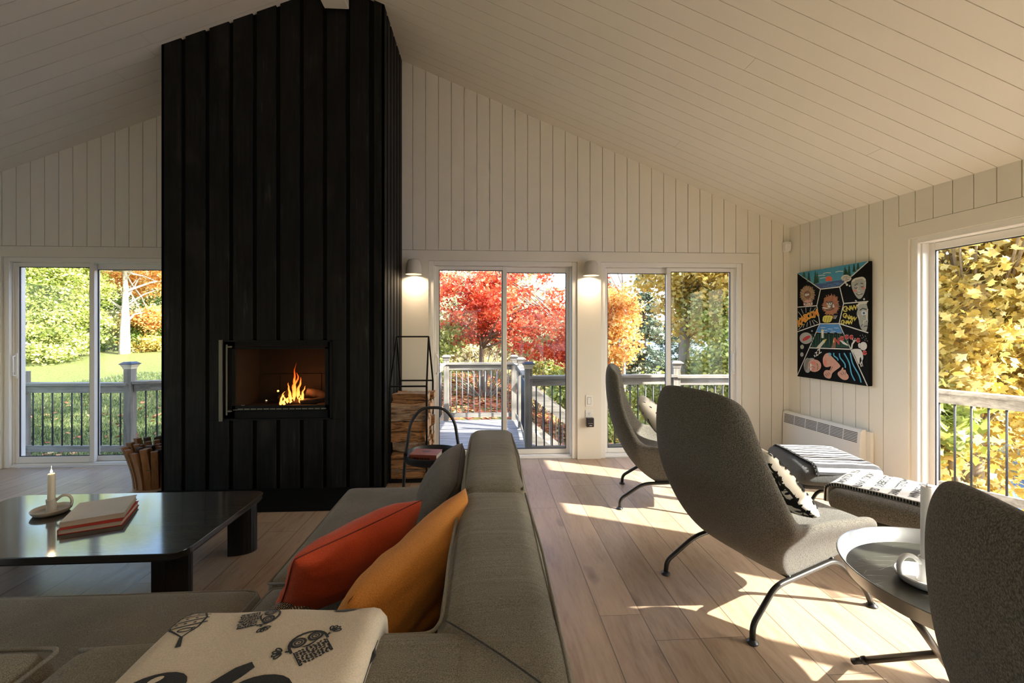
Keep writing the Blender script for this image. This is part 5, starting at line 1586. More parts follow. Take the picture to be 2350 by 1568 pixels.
# bottom: sleeper with hands and hair
paint(('sleeper_hair', 'grey'), lambda q: [q.fill(E_(255, 1215, 38, 75)), q.fill(SP_((222, 1160), (290, 1138), (330, 1150), (300, 1180), (240, 1280), (222, 1240)))])
paint(('sleeper_face', 'skin'), lambda q: [q.fill(E_(322, 1218, 66, 62)), q.fill(SP_((402, 1180), (405, 1130), (430, 1095), (462, 1088), (475, 1110), (540, 1175), (574, 1215), (572, 1230), (520, 1268), (492, 1292), (486, 1330), (470, 1350), (425, 1335), (408, 1300), (420, 1265), (450, 1258), (468, 1268), (490, 1215), (450, 1235), (415, 1225))), q.fill(SP_((545, 1310), (548, 1280), (580, 1262), (592, 1232), (602, 1235), (604, 1262), (622, 1252), (632, 1290), (652, 1310), (655, 1340), (630, 1360), (590, 1355)))])
paint(('blush', 'pink'), lambda q: [q.fill(E_(308, 1190, 22, 16)), q.fill(E_(425, 1190, 16, 32)), q.fill(E_(310, 1255, 16, 12))])
paint(('sleeper_light', 'white'), lambda q: [q.fill(E_(284, 1212, 14, 16)), q.fill(E_(284, 1250, 13, 14))])
paint(('sleeper_lines', 'blk'), lambda q: [q.stroke(P_((272, 1195), (274, 1230)), .006), q.stroke(P_((272, 1240), (276, 1268)), .006), q.stroke(P_((345, 1195), (356, 1225), (350, 1260)), .006), q.stroke(P_((300, 1225), (330, 1240)), .004), q.stroke(P_((425, 1300), (445, 1320)), .004), q.stroke(P_((440, 1290), (460, 1315)), .004), q.stroke(P_((455, 1282), (475, 1305)), .004), q.stroke(P_((575, 1290), (595, 1310)), .004), q.stroke(P_((600, 1275), (608, 1305)), .004), q.stroke(P_((620, 1280), (622, 1305)), .004), q.stroke(P_((475, 1270), (500, 1225)), .004)])
paint(('hair_strands', 'sky'), lambda q: [q.stroke([pq((x0_+(x1_-x0_)*t+9*math.sin(t*7+x0_), y0_+(y1_-y0_)*t)) for t in [i/9 for i in range(10)]], .013) for x0_, y0_, x1_, y1_ in ((470, 1090, 478, 1118), (505, 1090, 548, 1165), (562, 1092, 625, 1238), (615, 1090, 715, 1365), (662, 1088, 772, 1382))])

ART.build('painted_picture', [PM[k] for k in PK], pt_)

# wall lamps
def wall_lamp(x, label, tilt):
    root = thing('wall_lamp', (x, D-.002, 1.975), 0, label, 'wall lamp', 'pair of rounded wall lamps')
    mb = MB(); r1, r0, h = .082, .060, .148
    yc = -.092
    prof = [(.072, -.062), (r1, -.070), (r1-.002, -.055), (.078, -.02), (.070, .035), (r0, .065), (r0-.012, .076), (.03, .080), (0, .080)]
    mb.lathe(prof, 44, (0, yc, 0), cap=False); mb.build('shade', M['lamp_shade'], root, angle=R(50))
    mb = MB(); mb.lathe([(.0815, -.0705), (.074, -.071), (.068, -.05), (.045, -.045)], 44, (0, yc, 0), cap=False); mb.build('reflector', M['lamp_rim'], root, smooth=True)
    mb = MB(); mb.lathe([(0, -.0475), (.045, -.0475)], 32, (0, yc, 0)); mb.f = mb.f[:]; mb.build('diffuser', M['lamp_glow'], root)
    mb = MB(); mb.lathe([(.032, 0), (.032, .06)], 24); mb.v = [(a, -c, b) for a, b, c in mb.v]; mb.build('wall_mount', M['lamp_shade'], root, angle=R(40))
    l = bpy.data.lights.new('lamp_light', 'AREA'); l.shape = 'DISK'; l.size = .10; l.energy = 1.1; l.color = (1, .74, .48); l.spread = R(150)
    o = bpy.data.objects.new('lamp_light', l); o.location = (x, D-.002+yc, 1.975-.050); C.objects.link(o)
wall_lamp(-.735, 'lit wall lamp next to the black chimney', 0)
wall_lamp(1.062, 'lit wall lamp on the column between the rear glass doors', 0)
# switch, outlet, charger, motion sensor
sw = thing('light_switch', (1.062, D-.003, .608), 0, 'white rocker light switch plate on the column between the glass doors', 'light switch')
mb = MB(); mb.box(-.037, .037, -.006, 0, -.060, .060); mb.build('plate', M['white_plastic'], sw, bevel=.002)
mb = MB(); mb.box(-.017, .017, -.010, -.005, -.034, .034); mb.build('rocker', M['white_plastic'], sw, bevel=.0015)
mb = MB(); mb.box(-.0195, .0195, -.0068, -.0055, -.0365, .0365); mb.build('rocker_gap', M['slot'], sw)
ou = thing('power_outlet', (1.060, D-.003, .452), 0, 'white power outlet below the light switch', 'outlet')
mb = MB(); mb.box(-.036, .036, -.006, 0, -.095, .062); mb.build('plate', M['white_plastic'], ou, bevel=.002)
mb = MB(); mb.box(-.009, -.006, -.0072, -.005, .020, .033); mb.box(.006, .009, -.0072, -.005, .022, .033); mb.tube([(0, -.005, .012), (0, -.0072, .012)], .0035, 10); mb.build('slots', M['slot'], ou)
cg = thing('plug_charger', (1.066, D-.010, .392), 0, 'black plug-in device in the outlet on the column', 'charger')
mb = MB(); mb.box(-.040, .036, -.050, 0, -.048, .045); mb.build('body', M['black_plastic'], cg, bevel=.006)
mb = MB(); mb.box(-.012, .014, -.0512, -.049, -.034, -.028)
for k in range(4): mb.box(-.022+k*.012, -.017+k*.012, -.0512, -.049, -.012, -.008)
mb.build('indicator', M['white_plastic'], cg)
ms = thing('motion_sensor', (3.185, D-.004, 2.18), 0, 'small white motion sensor high in the room corner', 'sensor')
mb = MB(); mb.prism([(0, 0), (-.052, .016), (-.058, .075), (-.05, .105), (0, .105)], -.032, .032, 'x'); mb.build('housing', M['white_plastic'], ms, bevel=.004)
mb = MB(); mb.prism([(-.040, .006), (-.056, .018), (-.060, .06), (-.045, .06)], -.024, .024, 'x'); mb.build('lens', M['ceramic_white'], ms, bevel=.003)
# ------------------------------------------------------------------ outdoors
CS, SN = math.cos(.0564), math.sin(.0564)
def at(px, py, d):
    """room coordinates of what the photo shows at (px, py), d metres ahead"""
    xc = (px-1175)/1008.6*d
    return Vector((xc*CS+d*SN, -xc*SN+d*CS, 1.35-(py-757)/1008.6*d))
def ground_z(x, y):
    up = .072*max(0, y-6)*max(0, min(1, (3-x)/8))
    dn = .34*max(0, x-.2)
    z = -.47+up-dn+.10*noise.noise(Vector((x*.4, y*.4, 0)))
    return max(z, -5.6)
mb = MB()
gx = [-60, -45, -35, -28, -22]+[-18+i*.7 for i in range(60)]+[25, 28, 32, 40]
gy = [-14, -8, -4, 0]+[2+i*.7 for i in range(40)]+[31, 34, 38, 44, 52, 65, 90]
mb.grid([[(x, y, ground_z(x, y)-(1.2 if (-6.5 < x < 4.2 and -5 < y < 5) else 0)) for x in gx] for y in gy])
g = mb.build('ground', M['ground'], smooth=True); g['kind'] = 'structure'
mb = MB(); mb.box(4, 420, -200, 420, -5.6, -5.4); g = mb.build('ground_lake', M['lake']); g['kind'] = 'structure'

# deck
DZ = -.20
mb = MB()
def deck_area(x0, x1, y0, y1):
    y = y0
    while y < y1-.02:
        yb = min(y+.136, y1); mb.box(x0, x1, y, yb, DZ-.03, DZ+.004*noise.noise(Vector((x0, y*5, 1)))); y = yb+.006
deck_area(-9, -3.0, D+.17, 5.72)
deck_area(-2.995, 3.45, D+.17, 5.46)
deck_area(-.78, .55, 5.468, 7.60)
mb.box(-9, 3.45, D+.17, 5.40, DZ-.2, DZ-.035); mb.box(-.7, .5, 5.4, 7.5, DZ-.2, DZ-.035)
x = 3.35
while x < 6.2:
    y_end = 5.46-(x-3.59)*2.3 if x > 3.45 else 5.46
    y_end = min(5.46, y_end); 
    if y_end > -4: mb.box(x, x+.136, -5, y_end, DZ-.03, DZ)
    x += .142
o = mb.build('deck', M['deck']); tag(o, 'weathered wooden deck around the house outside the glass doors', 'deck', kind='structure')

def railing(name, pts, label, posts=(), lit=None, z1=.788, step=.100, cat='railing', caps=('grey',)):
    root = thing(name, (pts[0][0], pts[0][1], DZ), 0, label, cat, 'deck railings')
    O = Vector((pts[0][0], pts[0][1], DZ))
    def V(x, y, z): return Vector((x, y, z))-O
    for (a, b) in zip(pts, pts[1:]):
        ax = abs(b[0]-a[0]) > abs(b[1]-a[1])
        m = MB(); m.bar(V(a[0], a[1], z1-.017), V(b[0], b[1], z1-.017), .13, .034)
        m.build('top_rail', M['rail_x'] if ax else M['rail_y'], root, bevel=.003)
        m = MB(); m.bar(V(a[0], a[1], z1-.080), V(b[0], b[1], z1-.080), .038, .088)
        m.build('under_rail', M['rail_x'] if ax else M['rail_y'], root)
        m = MB(); m.bar(V(a[0], a[1], DZ+.09), V(b[0], b[1], DZ+.09), .038, .075)
        m.build('bottom_rail', M['rail_x'] if ax else M['rail_y'], root)
        L = math.dist(a, b); n = int(L/step)
        for k in range(1, n):
            t = k/n; x, y = a[0]+(b[0]-a[0])*t, a[1]+(b[1]-a[1])*t
            m = MB(); m.tube([V(x, y, DZ+.05), V(x, y, z1-.05)], .0085, 7); m.build('spindle', lit or M['spindle'], root, smooth=True)
    for p in posts:
        x, y = p[0], p[1]; h = p[2] if len(p) > 2 else z1+.08; cap = p[3] if len(p) > 3 else 1
        m = MB(); m.box(x-.045-O.x, x+.045-O.x, y-.045-O.y, y+.045-O.y, -.25, h-DZ); po = m.build('post', M['post'], root, bevel=.003)
        if cap:
            m = MB(); c = (x-O.x, y-O.y, h-DZ)
            def sq(r, z): return [(c[0]+r*sx, c[1]+r*sy, c[2]+z) for sx, sy in ((-1, -1), (1, -1), (1, 1), (-1, 1))]
            m.grid([sq(.050, 0), sq(.052, .02), sq(.068, .052), sq(.068, .058)], closed_u=True); m.build('cap_lens', M['cap_lens'] if cap != 2 else M['rail_x'], po)
            m = MB(); m.grid([sq(.076, .056), sq(.076, .064), sq(.045, .088), sq(.0, .092)], closed_u=True); m.f.append((3, 2, 1, 0)); m.m.append(0)
            m.build('post_cap', M['cap_metal'] if cap != 2 else M['post'], po)
    return root
railing('deck_railing', [(-5.69, 5.73), (-4.38, 5.655)], 'weathered deck railing with black spindles outside the left glass door', [(-5.69, 5.73, .84, 0), (-4.38, 5.655, .87, 1)], step=.11, z1=.70)
railing('deck_railing', [(-4.33, 5.66), (-1.9, 6.30)], 'deck railing section running right from the capped post outside the left door', [], step=.11, z1=.72)
railing('deck_railing', [(-.72, 7.56), (.46, 7.56)], 'sunlit far deck railing with pale spindles in front of the red maple', [(-.695, 7.56, .83, 2), (.46, 7.56, .83, 2)], lit=m_simple('sunlit_spindle', (.30, .30, .31), .3, metal=.4), step=.095)  # pale spindle material has the sunlight put into its colour
railing('deck_railing', [(-.76, 7.5), (-.80, 5.5)], 'deck railing side section left of the rear platform', [], step=.1)
railing('deck_railing', [(.50, 7.45), (.53, 6.9)], 'short gate section between the two far capped posts', [(.53, 6.88, .83, 2)], step=.1)
railing('deck_railing', [(.53, 6.85), (.50, 5.42)], 'deck railing running away from the dark lantern post', [], step=.11)
railing('deck_railing', [(.50, 5.34), (2.38, 5.44)], 'shaded near deck railing to the right of the dark lantern post', [(.50, 5.34, .875, 1)], step=.095)
railing('deck_railing', [(2.38, 5.44), (3.60, 5.42)], 'deck railing behind the lounge chairs outside the right rear door', [(2.38, 5.44, .87, 2)], step=.095, z1=.775)
railing('deck_railing', [(3.60, 5.42), (4.92, 2.41), (5.6, .85), (6.2, -.6)], 'deck railing in front of the yellow tree outside the right wall door', [(3.60, 5.42, .87, 2), (5.6, .85, .87, 2)], step=.107)
gt = thing('deck_gate', (-5.82, 5.70, DZ), 0, 'weathered board gate at the far left with a black latch', 'gate')
m = MB(); m.bar((-.02, 0, .35), (-.42, -.38, .35), .03, 1.15, up=(0, 0, 1)); m.build('gate_boards', M['post'], gt)
m = MB(); m.bar((-.10, -.12, .62), (.12, -.06, .64), .02, .02); m.bar((-.02, -.09, .56), (-.02, -.09, .70), .012, .012); m.build('latch', M['spindle'], gt)
# stairs going down on the right
st = thing('deck_stairs', (.6, 6.80, DZ), 0, 'wooden stairs with sloping white handrails descending right from the deck', 'stairs')
sl = .80
for i, y in enumerate((-.32, .66)):
    m = MB(); m.bar((0, y, .68), (2.6, y, .68-2.6*sl), .04, .13); m.build('handrail', M['rail_x'], st)
    m = MB(); m.bar((0, y, .02), (2.6, y, .02-2.6*sl), .04, .14); m.build('stringer', M['rail_x'], st)
    for k in range(1, 22):
        x = k*.115; m = MB(); m.tube([(x, y, .02-x*sl), (x, y, .66-x*sl)], .008, 6); m.build('spindle', M['cap_metal'] if i else M['spindle'], st)
for k in range(12):
    m = MB(); m.box(.02+k*.215, .26+k*.215, -.32, .66, -.21-k*.172, -.17-k*.172); m.build('tread', M['deck'], st)

# ---- leaves
def rand_rot(n, rs, flat=0.0):
    a = rs.normal(size=(n, 3)); a[:, 2] += flat*np.sign(a[:, 2]+1e-6); a /= np.linalg.norm(a, axis=1)[:, None]
    b = rs.normal(size=(n, 3)); b -= (b*a).sum(1)[:, None]*a; b /= np.linalg.norm(b, axis=1)[:, None]
    return a, b, np.cross(a, b)
DIAMOND = np.array([(-.5, 0), (-.05, .30), (.5, 0), (-.05, -.30)])
MAPLE = np.array([(-.5, 0), (-.30, .30), (-.08, .22), (.0, .50), (.18, .20), (.5, 0), (.18, -.20), (.0, -.50), (-.08, -.22), (-.30, -.30)])
def leaves(centres, size, rs, shape=DIAMOND, flat=.3, jitter=.3):
    n = len(centres); nn, u, v = rand_rot(n, rs, flat); k = len(shape)
    sz = size*(1+jitter*rs.normal(size=n)).clip(.4, 1.8)
    P = centres[:, None, :]+(shape[None, :, 0:1]*u[:, None, :]+shape[None, :, 1:2]*v[:, None, :])*sz[:, None, None]
    return P.reshape(-1, 3), k
def cloud(blobs, rs, clump=.22):
    """blobs: (centre, (rx, ry, rz), leaves, clusters)"""
    out = []; cl = []; sh = []
    for c, r, n, nc in blobs:
        d = rs.normal(size=(nc, 3)); d /= np.linalg.norm(d, axis=1)[:, None]; rad = rs.uniform(.25, 1, size=(nc, 1))**.5
        cc = np.array(c)+d*rad*np.array(r)
        idx = rs.integers(0, nc, n); out.append(cc[idx]+rs.normal(size=(n, 3))*clump*np.array((1, 1, .55))); cl.append(cc); sh.append(rs.uniform(0, 1, nc)[idx])
    return np.concatenate(out), np.concatenate(cl), np.concatenate(sh)
def tree(name, label, base, blobs, leaf, mat, trunk=None, seed=1, shape=DIAMOND, clump=.22, tmat='trunk_grey', nbr=40, br=.012, cat='tree', group='trees outside the windows', extra=None, flat=.3, twist=.06, tonal=.45):
    rs = np.random.default_rng(seed); base = Vector(base)
    root = thing(name, base, 0, label, cat, group)
    C_, cl, sh = cloud(blobs, rs, clump)
    V, k = leaves(C_-np.array(base), leaf, rs, shape, flat)
    attr = np.clip(rs.uniform(0, 1, len(C_))*(1-tonal)+sh*tonal, 0, 1)
    fast_mesh('foliage', V, k, M[mat], attr, root)
    if trunk:
        m = MB(); rr = random.Random(seed)
        pts, r0 = trunk
        P = [Vector(p)-base for p in pts]; Q = []
        for i in range(len(P)-1):
            for j in range(4): Q.append(P[i].lerp(P[i+1], j/4)+Vector((rr.uniform(-1, 1), rr.uniform(-1, 1), 0))*twist*.3)
        Q.append(P[-1]); n = len(Q)
        m.tube(Q, [r0*(1-.72*i/(n-1)) for i in range(n)], 10)
        for b in range(nbr):
            t = rr.uniform(.35, 1); i = min(n-2, int(t*(n-1))); s = Q[i]; e = Vector(cl[rr.randrange(len(cl))])-base
            mid = s.lerp(e, .5)+Vector((rr.uniform(-.1, .1), rr.uniform(-.1, .1), .12)); q1 = s.lerp(mid, .5)+Vector((rr.uniform(-.05, .05),)*3)
            R0 = br*rr.uniform(.7, 1.6); m.tube([s, q1, mid, mid.lerp(e, .6)+Vector((0, 0, .04)), e], [R0*1.3, R0, R0*.8, R0*.5, R0*.25], 6, cap=False)
        m.build('trunk', M[tmat], root, smooth=True)
    return root
def bl(px, py, d, r, n, nc): return (at(px, py, d), r if isinstance(r, tuple) else (r, r, r*.8), n, nc)
def gp(px, d): p = at(px, 757, d); return (p.x, p.y, ground_z(p.x, p.y)-.1)

b = gp(1108, 12.2)
tree('red_maple', 'red maple with dense scarlet crown behind the rear glass doors', b,
     [bl(1050, 690, 11.6, (1.3, 1.2, .8), 4217, 44), bl(1180, 690, 11.2, (1.5, 1.3, .8), 5121, 54), bl(1265, 770, 10.6, (1.0, 1.0, .65), 3133, 34), bl(1120, 770, 11.8, (1.3, 1.0, .32), 1566, 24),
      bl(1020, 760, 11.6, (.9, .9, .35), 903, 14), bl(1370, 690, 12.0, (.75, .8, .55), 1325, 17), bl(1160, 560, 12.2, (2.6, 1.8, 1.1), 3916, 54), bl(1290, 830, 10.2, (.5, .6, .3), 541, 8)], .078, 'leaf_red',
     ([b, at(1105, 800, 12.2), at(1120, 700, 12), at(1150, 600, 12)], .09), 11, MAPLE, .15, nbr=90, br=.016)
b = gp(1000, 17)
tree('thicket', 'olive and tan thicket of bare stems behind the red maple', b,
     [bl(1040, 720, 16, (2.6, 1.2, 1.9), 7000, 160), bl(1200, 760, 16, (2.6, 1.2, 1.4), 6500, 150), bl(1310, 800, 14, (1.3, 1, 1.0), 3000, 60), bl(1080, 650, 19, (4, 1.5, 1.6), 5500, 120), bl(1020, 800, 14, (.9, .8, .5), 1400, 30)], .15, 'leaf_olive',
     ([b, at(1000, 700, 17)], .05), 12, DIAMOND, .20, nbr=20, cat='shrub', group='shrubs outside the windows')
# bare stems of the thicket
r3 = random.Random(8)
for i, (px, n_, lab) in enumerate(((1112, 16, 'many-stemmed bare grey shrub below the red maple'), (1235, 10, 'thin bare shrub beyond the dark lantern post'))):
    b = Vector(gp(px, 11.4)); rt = thing('bare_shrub', b, 0, lab, 'shrub', 'shrubs outside the windows')
    m = MB()
    for k in range(n_*3):
        a = r3.uniform(-1.25, 1.25); L = r3.uniform(.8, 1.9); s = Vector((r3.uniform(-.06, .06), r3.uniform(-.06, .06), 0)); P = [s]
        for q in range(6): a += r3.uniform(-.2, .2); s = s+Vector((math.sin(a)*L/6, r3.uniform(-.08, .08), math.cos(a)*L/6)); P.append(s)
        m.tube(P, [.020*(1-.13*q)*r3.uniform(.6, 1) for q in range(7)], 5, cap=False)
    m.build('stems', M['trunk_grey'], rt, smooth=True)
b = gp(1395, 10.5)
tree('orange_maple', 'small orange and gold maple behind the left chair', b,
     [bl(1405, 720, 10.5, (.62, .6, .75), 5200, 70), bl(1392, 810, 10.5, (.45, .5, .5), 1800, 30), bl(1425, 780, 10.2, (.4, .4, .5), 1300, 20)], .07, 'leaf_orange', ([b, at(1400, 800, 10.5), at(1410, 660, 10.5)], .035), 13, MAPLE, .13, nbr=30, br=.008)
def spruce(px, d, ytop, ybot, r, seed, label, n=15000):
    rs = np.random.default_rng(seed); b = Vector(gp(px, d)); top = at(px, ytop, d).z; bot = at(px, ybot, d).z; H = top-bot
    rt = thing('spruce', b, 0, label, 'tree', 'trees outside the windows')
    nb = 150; t = rs.uniform(0, 1, nb)**.8; ang = rs.uniform(0, 2*PI, nb); L = r*(t)*rs.uniform(.75, 1.1, nb)+.08; zb = top-H*t
    idx = rs.integers(0, nb, n); s = rs.uniform(.05, 1, n)**.7
    x = np.cos(ang[idx])*L[idx]*s; y = np.sin(ang[idx])*L[idx]*s; z = zb[idx]-.38*L[idx]*s+.10*L[idx]*s*s
    P = np.stack([x, y, z-b.z], 1)+rs.normal(size=(n, 3))*np.array((.07, .07, .045))
    NEED = np.array([(-.5, 0), (0, .16), (.5, 0), (0, -.16)])
    V, k = leaves(P, .15, rs, NEED, .5); fast_mesh('foliage', V, k, M['leaf_spruce'], rs.uniform(0, 1, n), rt)
    m = MB(); m.tube([(0, 0, 0), (0, 0, top-b.z)], [.12, .015], 8); m.build('trunk', M['trunk_brown'], rt, smooth=True)
spruce(1478, 14.5, 600, 905, 1.25, 21, 'blue-green spruce seen through the right rear door')
spruce(1560, 19, 610, 900, 1.6, 22, 'darker spruce behind the yellow birch')
spruce(1395, 21, 640, 900, 1.5, 23, 'far spruce behind the orange maple')
b = Vector(gp(1430, 13))
rt = thing('bare_birch', b, 0, 'bare white birch leaning above the orange maple', 'tree', 'trees outside the windows')
m = MB(); P = [Vector((0, 0, 0)), at(1432, 700, 13)-b, at(1430, 640, 13)-b, at(1420, 560, 13)-b]
m.tube(P, [.07, .055, .045, .03], 8)
for (a0, a1, a2) in (((1431, 690), (1405, 640), (1385, 600)), ((1432, 705), (1470, 660), (1500, 600)), ((1430, 660), (1415, 620), (1412, 560)), ((1452, 720), (1480, 700), (1520, 670))):
    m.tube([at(*a0, 13)-b, at(*a1, 13)-b, at(*a2, 13)-b], [.03, .022, .01], 6, cap=False)
m.build('trunk', M['trunk_white'], rt, smooth=True)
b = gp(1572, 8.6)
tree('yellow_birch', 'tall birch with bright yellow leaves left of the right rear door edge', b,
     [bl(1640, 650, 8.2, (.72, .7, .50), 3800, 60), bl(1560, 620, 8.6, (.6, .6, .35), 1500, 30), bl(1600, 740, 8.6, (.45, .5, .35), 1100, 24), bl(1540, 700, 8.8, (.35, .4, .3), 500, 14), bl(1680, 700, 8, (.4, .4, .5), 1200, 22), bl(1490, 640, 9.5, (.6, .4, .22), 500, 14), bl(1600, 560, 8.5, (1.0, .9, .5), 2600, 40)], .085, 'leaf_yellow',
     ([b, at(1572, 860, 8.6), at(1570, 760, 8.6), at(1577, 690, 8.6), at(1572, 600, 8.6), at(1565, 520, 8.6)], .13), 14, MAPLE, .15, tmat='trunk_grey', nbr=34, br=.014)
b = gp(1655, 7.8)
tree('young_maple', 'young maple with green to gold leaves at the right of the rear door', b,
     [bl(1650, 730, 7.8, (.30, .4, .45), 1500, 24), bl(1610, 700, 8.2, (.25, .3, .3), 600, 12), bl(1665, 830, 7.6, (.35, .4, .35), 1900, 26)], .068, 'leaf_lime', ([b, at(1662, 860, 7.7), at(1640, 720, 7.8)], .022), 15, MAPLE, .14, nbr=16, br=.007)
b = gp(1620, 9.5)
tree('green_shrub', 'green and yellow shrubbery beyond the right deck railing', b,
     [bl(1640, 860, 8.4, (.8, .6, .35), 2600, 40), bl(1560, 900, 9.5, (1.0, .7, .45), 2800, 50), bl(1650, 930, 8.2, (.8, .6, .5), 2200, 40), bl(1450, 950, 10, (1.1, .8, .5), 2600, 50)], .10, 'leaf_lime', None, 16, DIAMOND, .16, cat='shrub', group='shrubs outside the windows')
b = gp(1275, 9.8)
tree('green_shrub', 'yellow-green shrub behind the stair handrails', b,
     [bl(1300, 900, 9.8, (.65, .6, .40), 1900, 40), bl(1240, 860, 12, (.9, .6, .30), 1500, 30), bl(1410, 990, 8.5, (.8, .6, .35), 1500, 30)], .11, 'leaf_lime', None, 17, DIAMOND, .15, cat='shrub', group='shrubs outside the windows')
b = gp(1035, 11)
tree('green_shrub', 'green shrub by the far left deck post', b, [bl(1025, 780, 11.5, (.45, .5, .45), 1500, 30), bl(1000, 850, 11, (.5, .5, .3), 900, 18)], .10, 'leaf_lime', None, 18, DIAMOND, .14, cat='shrub', group='shrubs outside the windows')

# right window: the big yellow maple over the lake
bx = at(2228, 1150, 6.6); b = (bx.x, bx.y, ground_z(bx.x, bx.y)-.1)
tree('yellow_maple', 'large golden yellow maple filling the right wall glass door', b,
     [bl(2200, 600, 6.4, (.95, .9, .62), 2437, 48), bl(2330, 620, 6.2, (.9, .9, .7), 2437, 48), bl(2200, 740, 6.3, (.8, .8, .55), 2062, 40), bl(2320, 780, 6.4, (.9, .8, .6), 2156, 40), bl(2170, 860, 6.2, (.4, .6, .3), 656, 14), bl(2260, 880, 6.6, (.8, .7, .35), 1218, 24),
      bl(2450, 700, 6.5, (1.0, .9, 1.2), 2812, 48), bl(2160, 1060, 6.3, (.30, .5, .45), 337, 12), bl(2320, 1080, 6.7, (.75, .6, .45), 618, 20), bl(2210, 1150, 6.6, (.55, .5, .35), 393, 12), bl(2280, 440, 6.6, (1.8, 1.3, .75), 2362, 72), bl(2420, 1000, 6.5, (.5, .5, .6), 505, 17), bl(2250, 980, 7.0, (.6, .5, .25), 505, 14), ((5.4, 3.2, 8.2), (3.6, 3.8, 1.3), 15000, 260)], .115, 'leaf_yellow',  # last blob: unseen overhead crown added to shade the left lawn
     ([b, bx, at(2240, 950, 6.8), at(2230, 850, 6.9), at(2245, 700, 6.9), at(2250, 500, 7)], .155), 19, MAPLE, .17, tmat='trunk_brown', nbr=110, br=.014, flat=.15)
b2 = at(2192, 1180, 6.2); b2 = (b2.x, b2.y, ground_z(b2.x, b2.y))
tree('maple_sapling', 'slim curved maple stem left of the big yellow maple trunk', b2, [bl(2150, 930, 6.1, (.25, .4, .35), 500, 12), bl(2165, 1000, 6.1, (.2, .3, .3), 250, 8)], .15, 'leaf_lime',
     ([b2, at(2192, 1100, 6.2), at(2175, 1030, 6.2), at(2148, 970, 6.2), at(2135, 880, 6.2)], .055), 20, MAPLE, .15, tmat='trunk_brown', nbr=12)
# left: lime green trees and the white birch above the lawn
b = gp(90, 16)
tree('lime_tree', 'broad yellow-green tree filling the left glass pane', b,
     [bl(60, 640, 15.5, (2.0, 1.2, 1.3), 11250, 117), bl(160, 650, 15.8, (1.1, 1.2, 1.3), 8125, 90), bl(60, 750, 15, (1.9, 1.0, .9), 8750, 90), bl(165, 755, 15.4, (.9, 1.0, .8), 5000, 54), bl(0, 700, 15, (2, 1, 1.8), 6250, 72), bl(100, 540, 16, (3, 1.5, 1.0), 6250, 72), bl(60, 810, 14.6, (1.6, .7, .35), 2750, 36), bl(90, 420, 16.5, (4, 2, 1.6), 7500, 81), bl(250, 440, 18, (3.5, 2, 1.4), 5625, 63), bl(-60, 560, 15.5, (2, 1.5, 2.4), 4375, 54)], .10, 'leaf_lime',  # highest blobs are unseen, added to colour the tabletop's reflection
     ([b, at(95, 760, 16), at(110, 620, 16)], .08), 31, DIAMOND, .19, nbr=60)
b = gp(286, 17.4)
tree('golden_birch', 'white trunked birch with golden leaves standing on the lawn', b,
     [bl(340, 640, 18.8, (1.3, .8, .8), 6250, 72), bl(250, 640, 18.8, (1.0, .8, .6), 4000, 45), bl(345, 730, 18.6, (.8, .6, .55), 3000, 40), bl(290, 590, 17.2, (2, 1.3, .35), 4000, 54)], .10, 'leaf_orange',
     ([b, at(287, 740, 17.4), at(288, 690, 17.4), at(286, 600, 17.4)], .20), 32, DIAMOND, .17, tmat='trunk_white', nbr=14, br=.03, twist=.03)
b = gp(300, 20)
tree('dark_shrub', 'dark green and gold bushes behind the white trunk', b,
     [bl(250, 730, 19.5, (1.2, .8, 1.2), 5625, 72), bl(330, 780, 19, (1.6, .8, .55), 4375, 54), bl(370, 700, 20, (1.2, .8, 1.4), 4375, 54), bl(240, 790, 18.5, (.9, .6, .45), 2125, 27)], .10, 'leaf_green', None, 33, DIAMOND, .19, cat='shrub', group='shrubs outside the windows')
b = gp(330, 18.6)
tree('gold_shrub', 'low golden shrub right of the white trunk', b, [bl(345, 790, 18.4, (1.0, .5, .35), 2250, 27), bl(310, 750, 18.8, (.5, .4, .5), 1375, 18)], .10, 'leaf_yellow', None, 34, DIAMOND, .2, cat='shrub', group='shrubs outside the windows')
# distant woods: one uncountable mass
rs = np.random.default_rng(50); blobs = []
for i in range(64):
    a = R(-66+i*2.15); d = rs.uniform(30, 40); x, y = math.sin(a)*d, math.cos(a)*d
    z = ground_z(x, y) if x < 14 else -5.4
    hh = rs.uniform(3.0, 5.0) if x < -2 else rs.uniform(1.2, 3.2)
    blobs.append(((x, y, z+hh*.45), (2.4, 1.2, hh*.62), 900, 26))
C_, cl, sh = cloud(blobs, rs, .42); V, k = leaves(C_, .42, rs)
o = fast_mesh('distant_woods', V, k, M['leaf_olive'], np.clip(sh*.5+rs.uniform(0, .5, len(C_)), 0, 1)); tag(o, 'autumn woods far behind the nearer trees', 'trees', kind='stuff')
# far shore of the lake
mb = MB(); P0 = []; P1 = []
for i in range(60):
    a = R(5+i*1.7); d = 330; x, y = math.sin(a)*d, math.cos(a)*d
    h = 14+9*noise.noise(Vector((i*.23, 0, 0)))+3*noise.noise(Vector((i*.9, 3, 0))); P0.append((x, y, -6)); P1.append((x*1.12, y*1.12, -6+h))
mb.grid([P0, P1]); o = mb.build('hills', m_simple('far_shore', (.16, .15, .10), .9, var=.5, scale=.08), smooth=True); o['kind'] = 'structure'
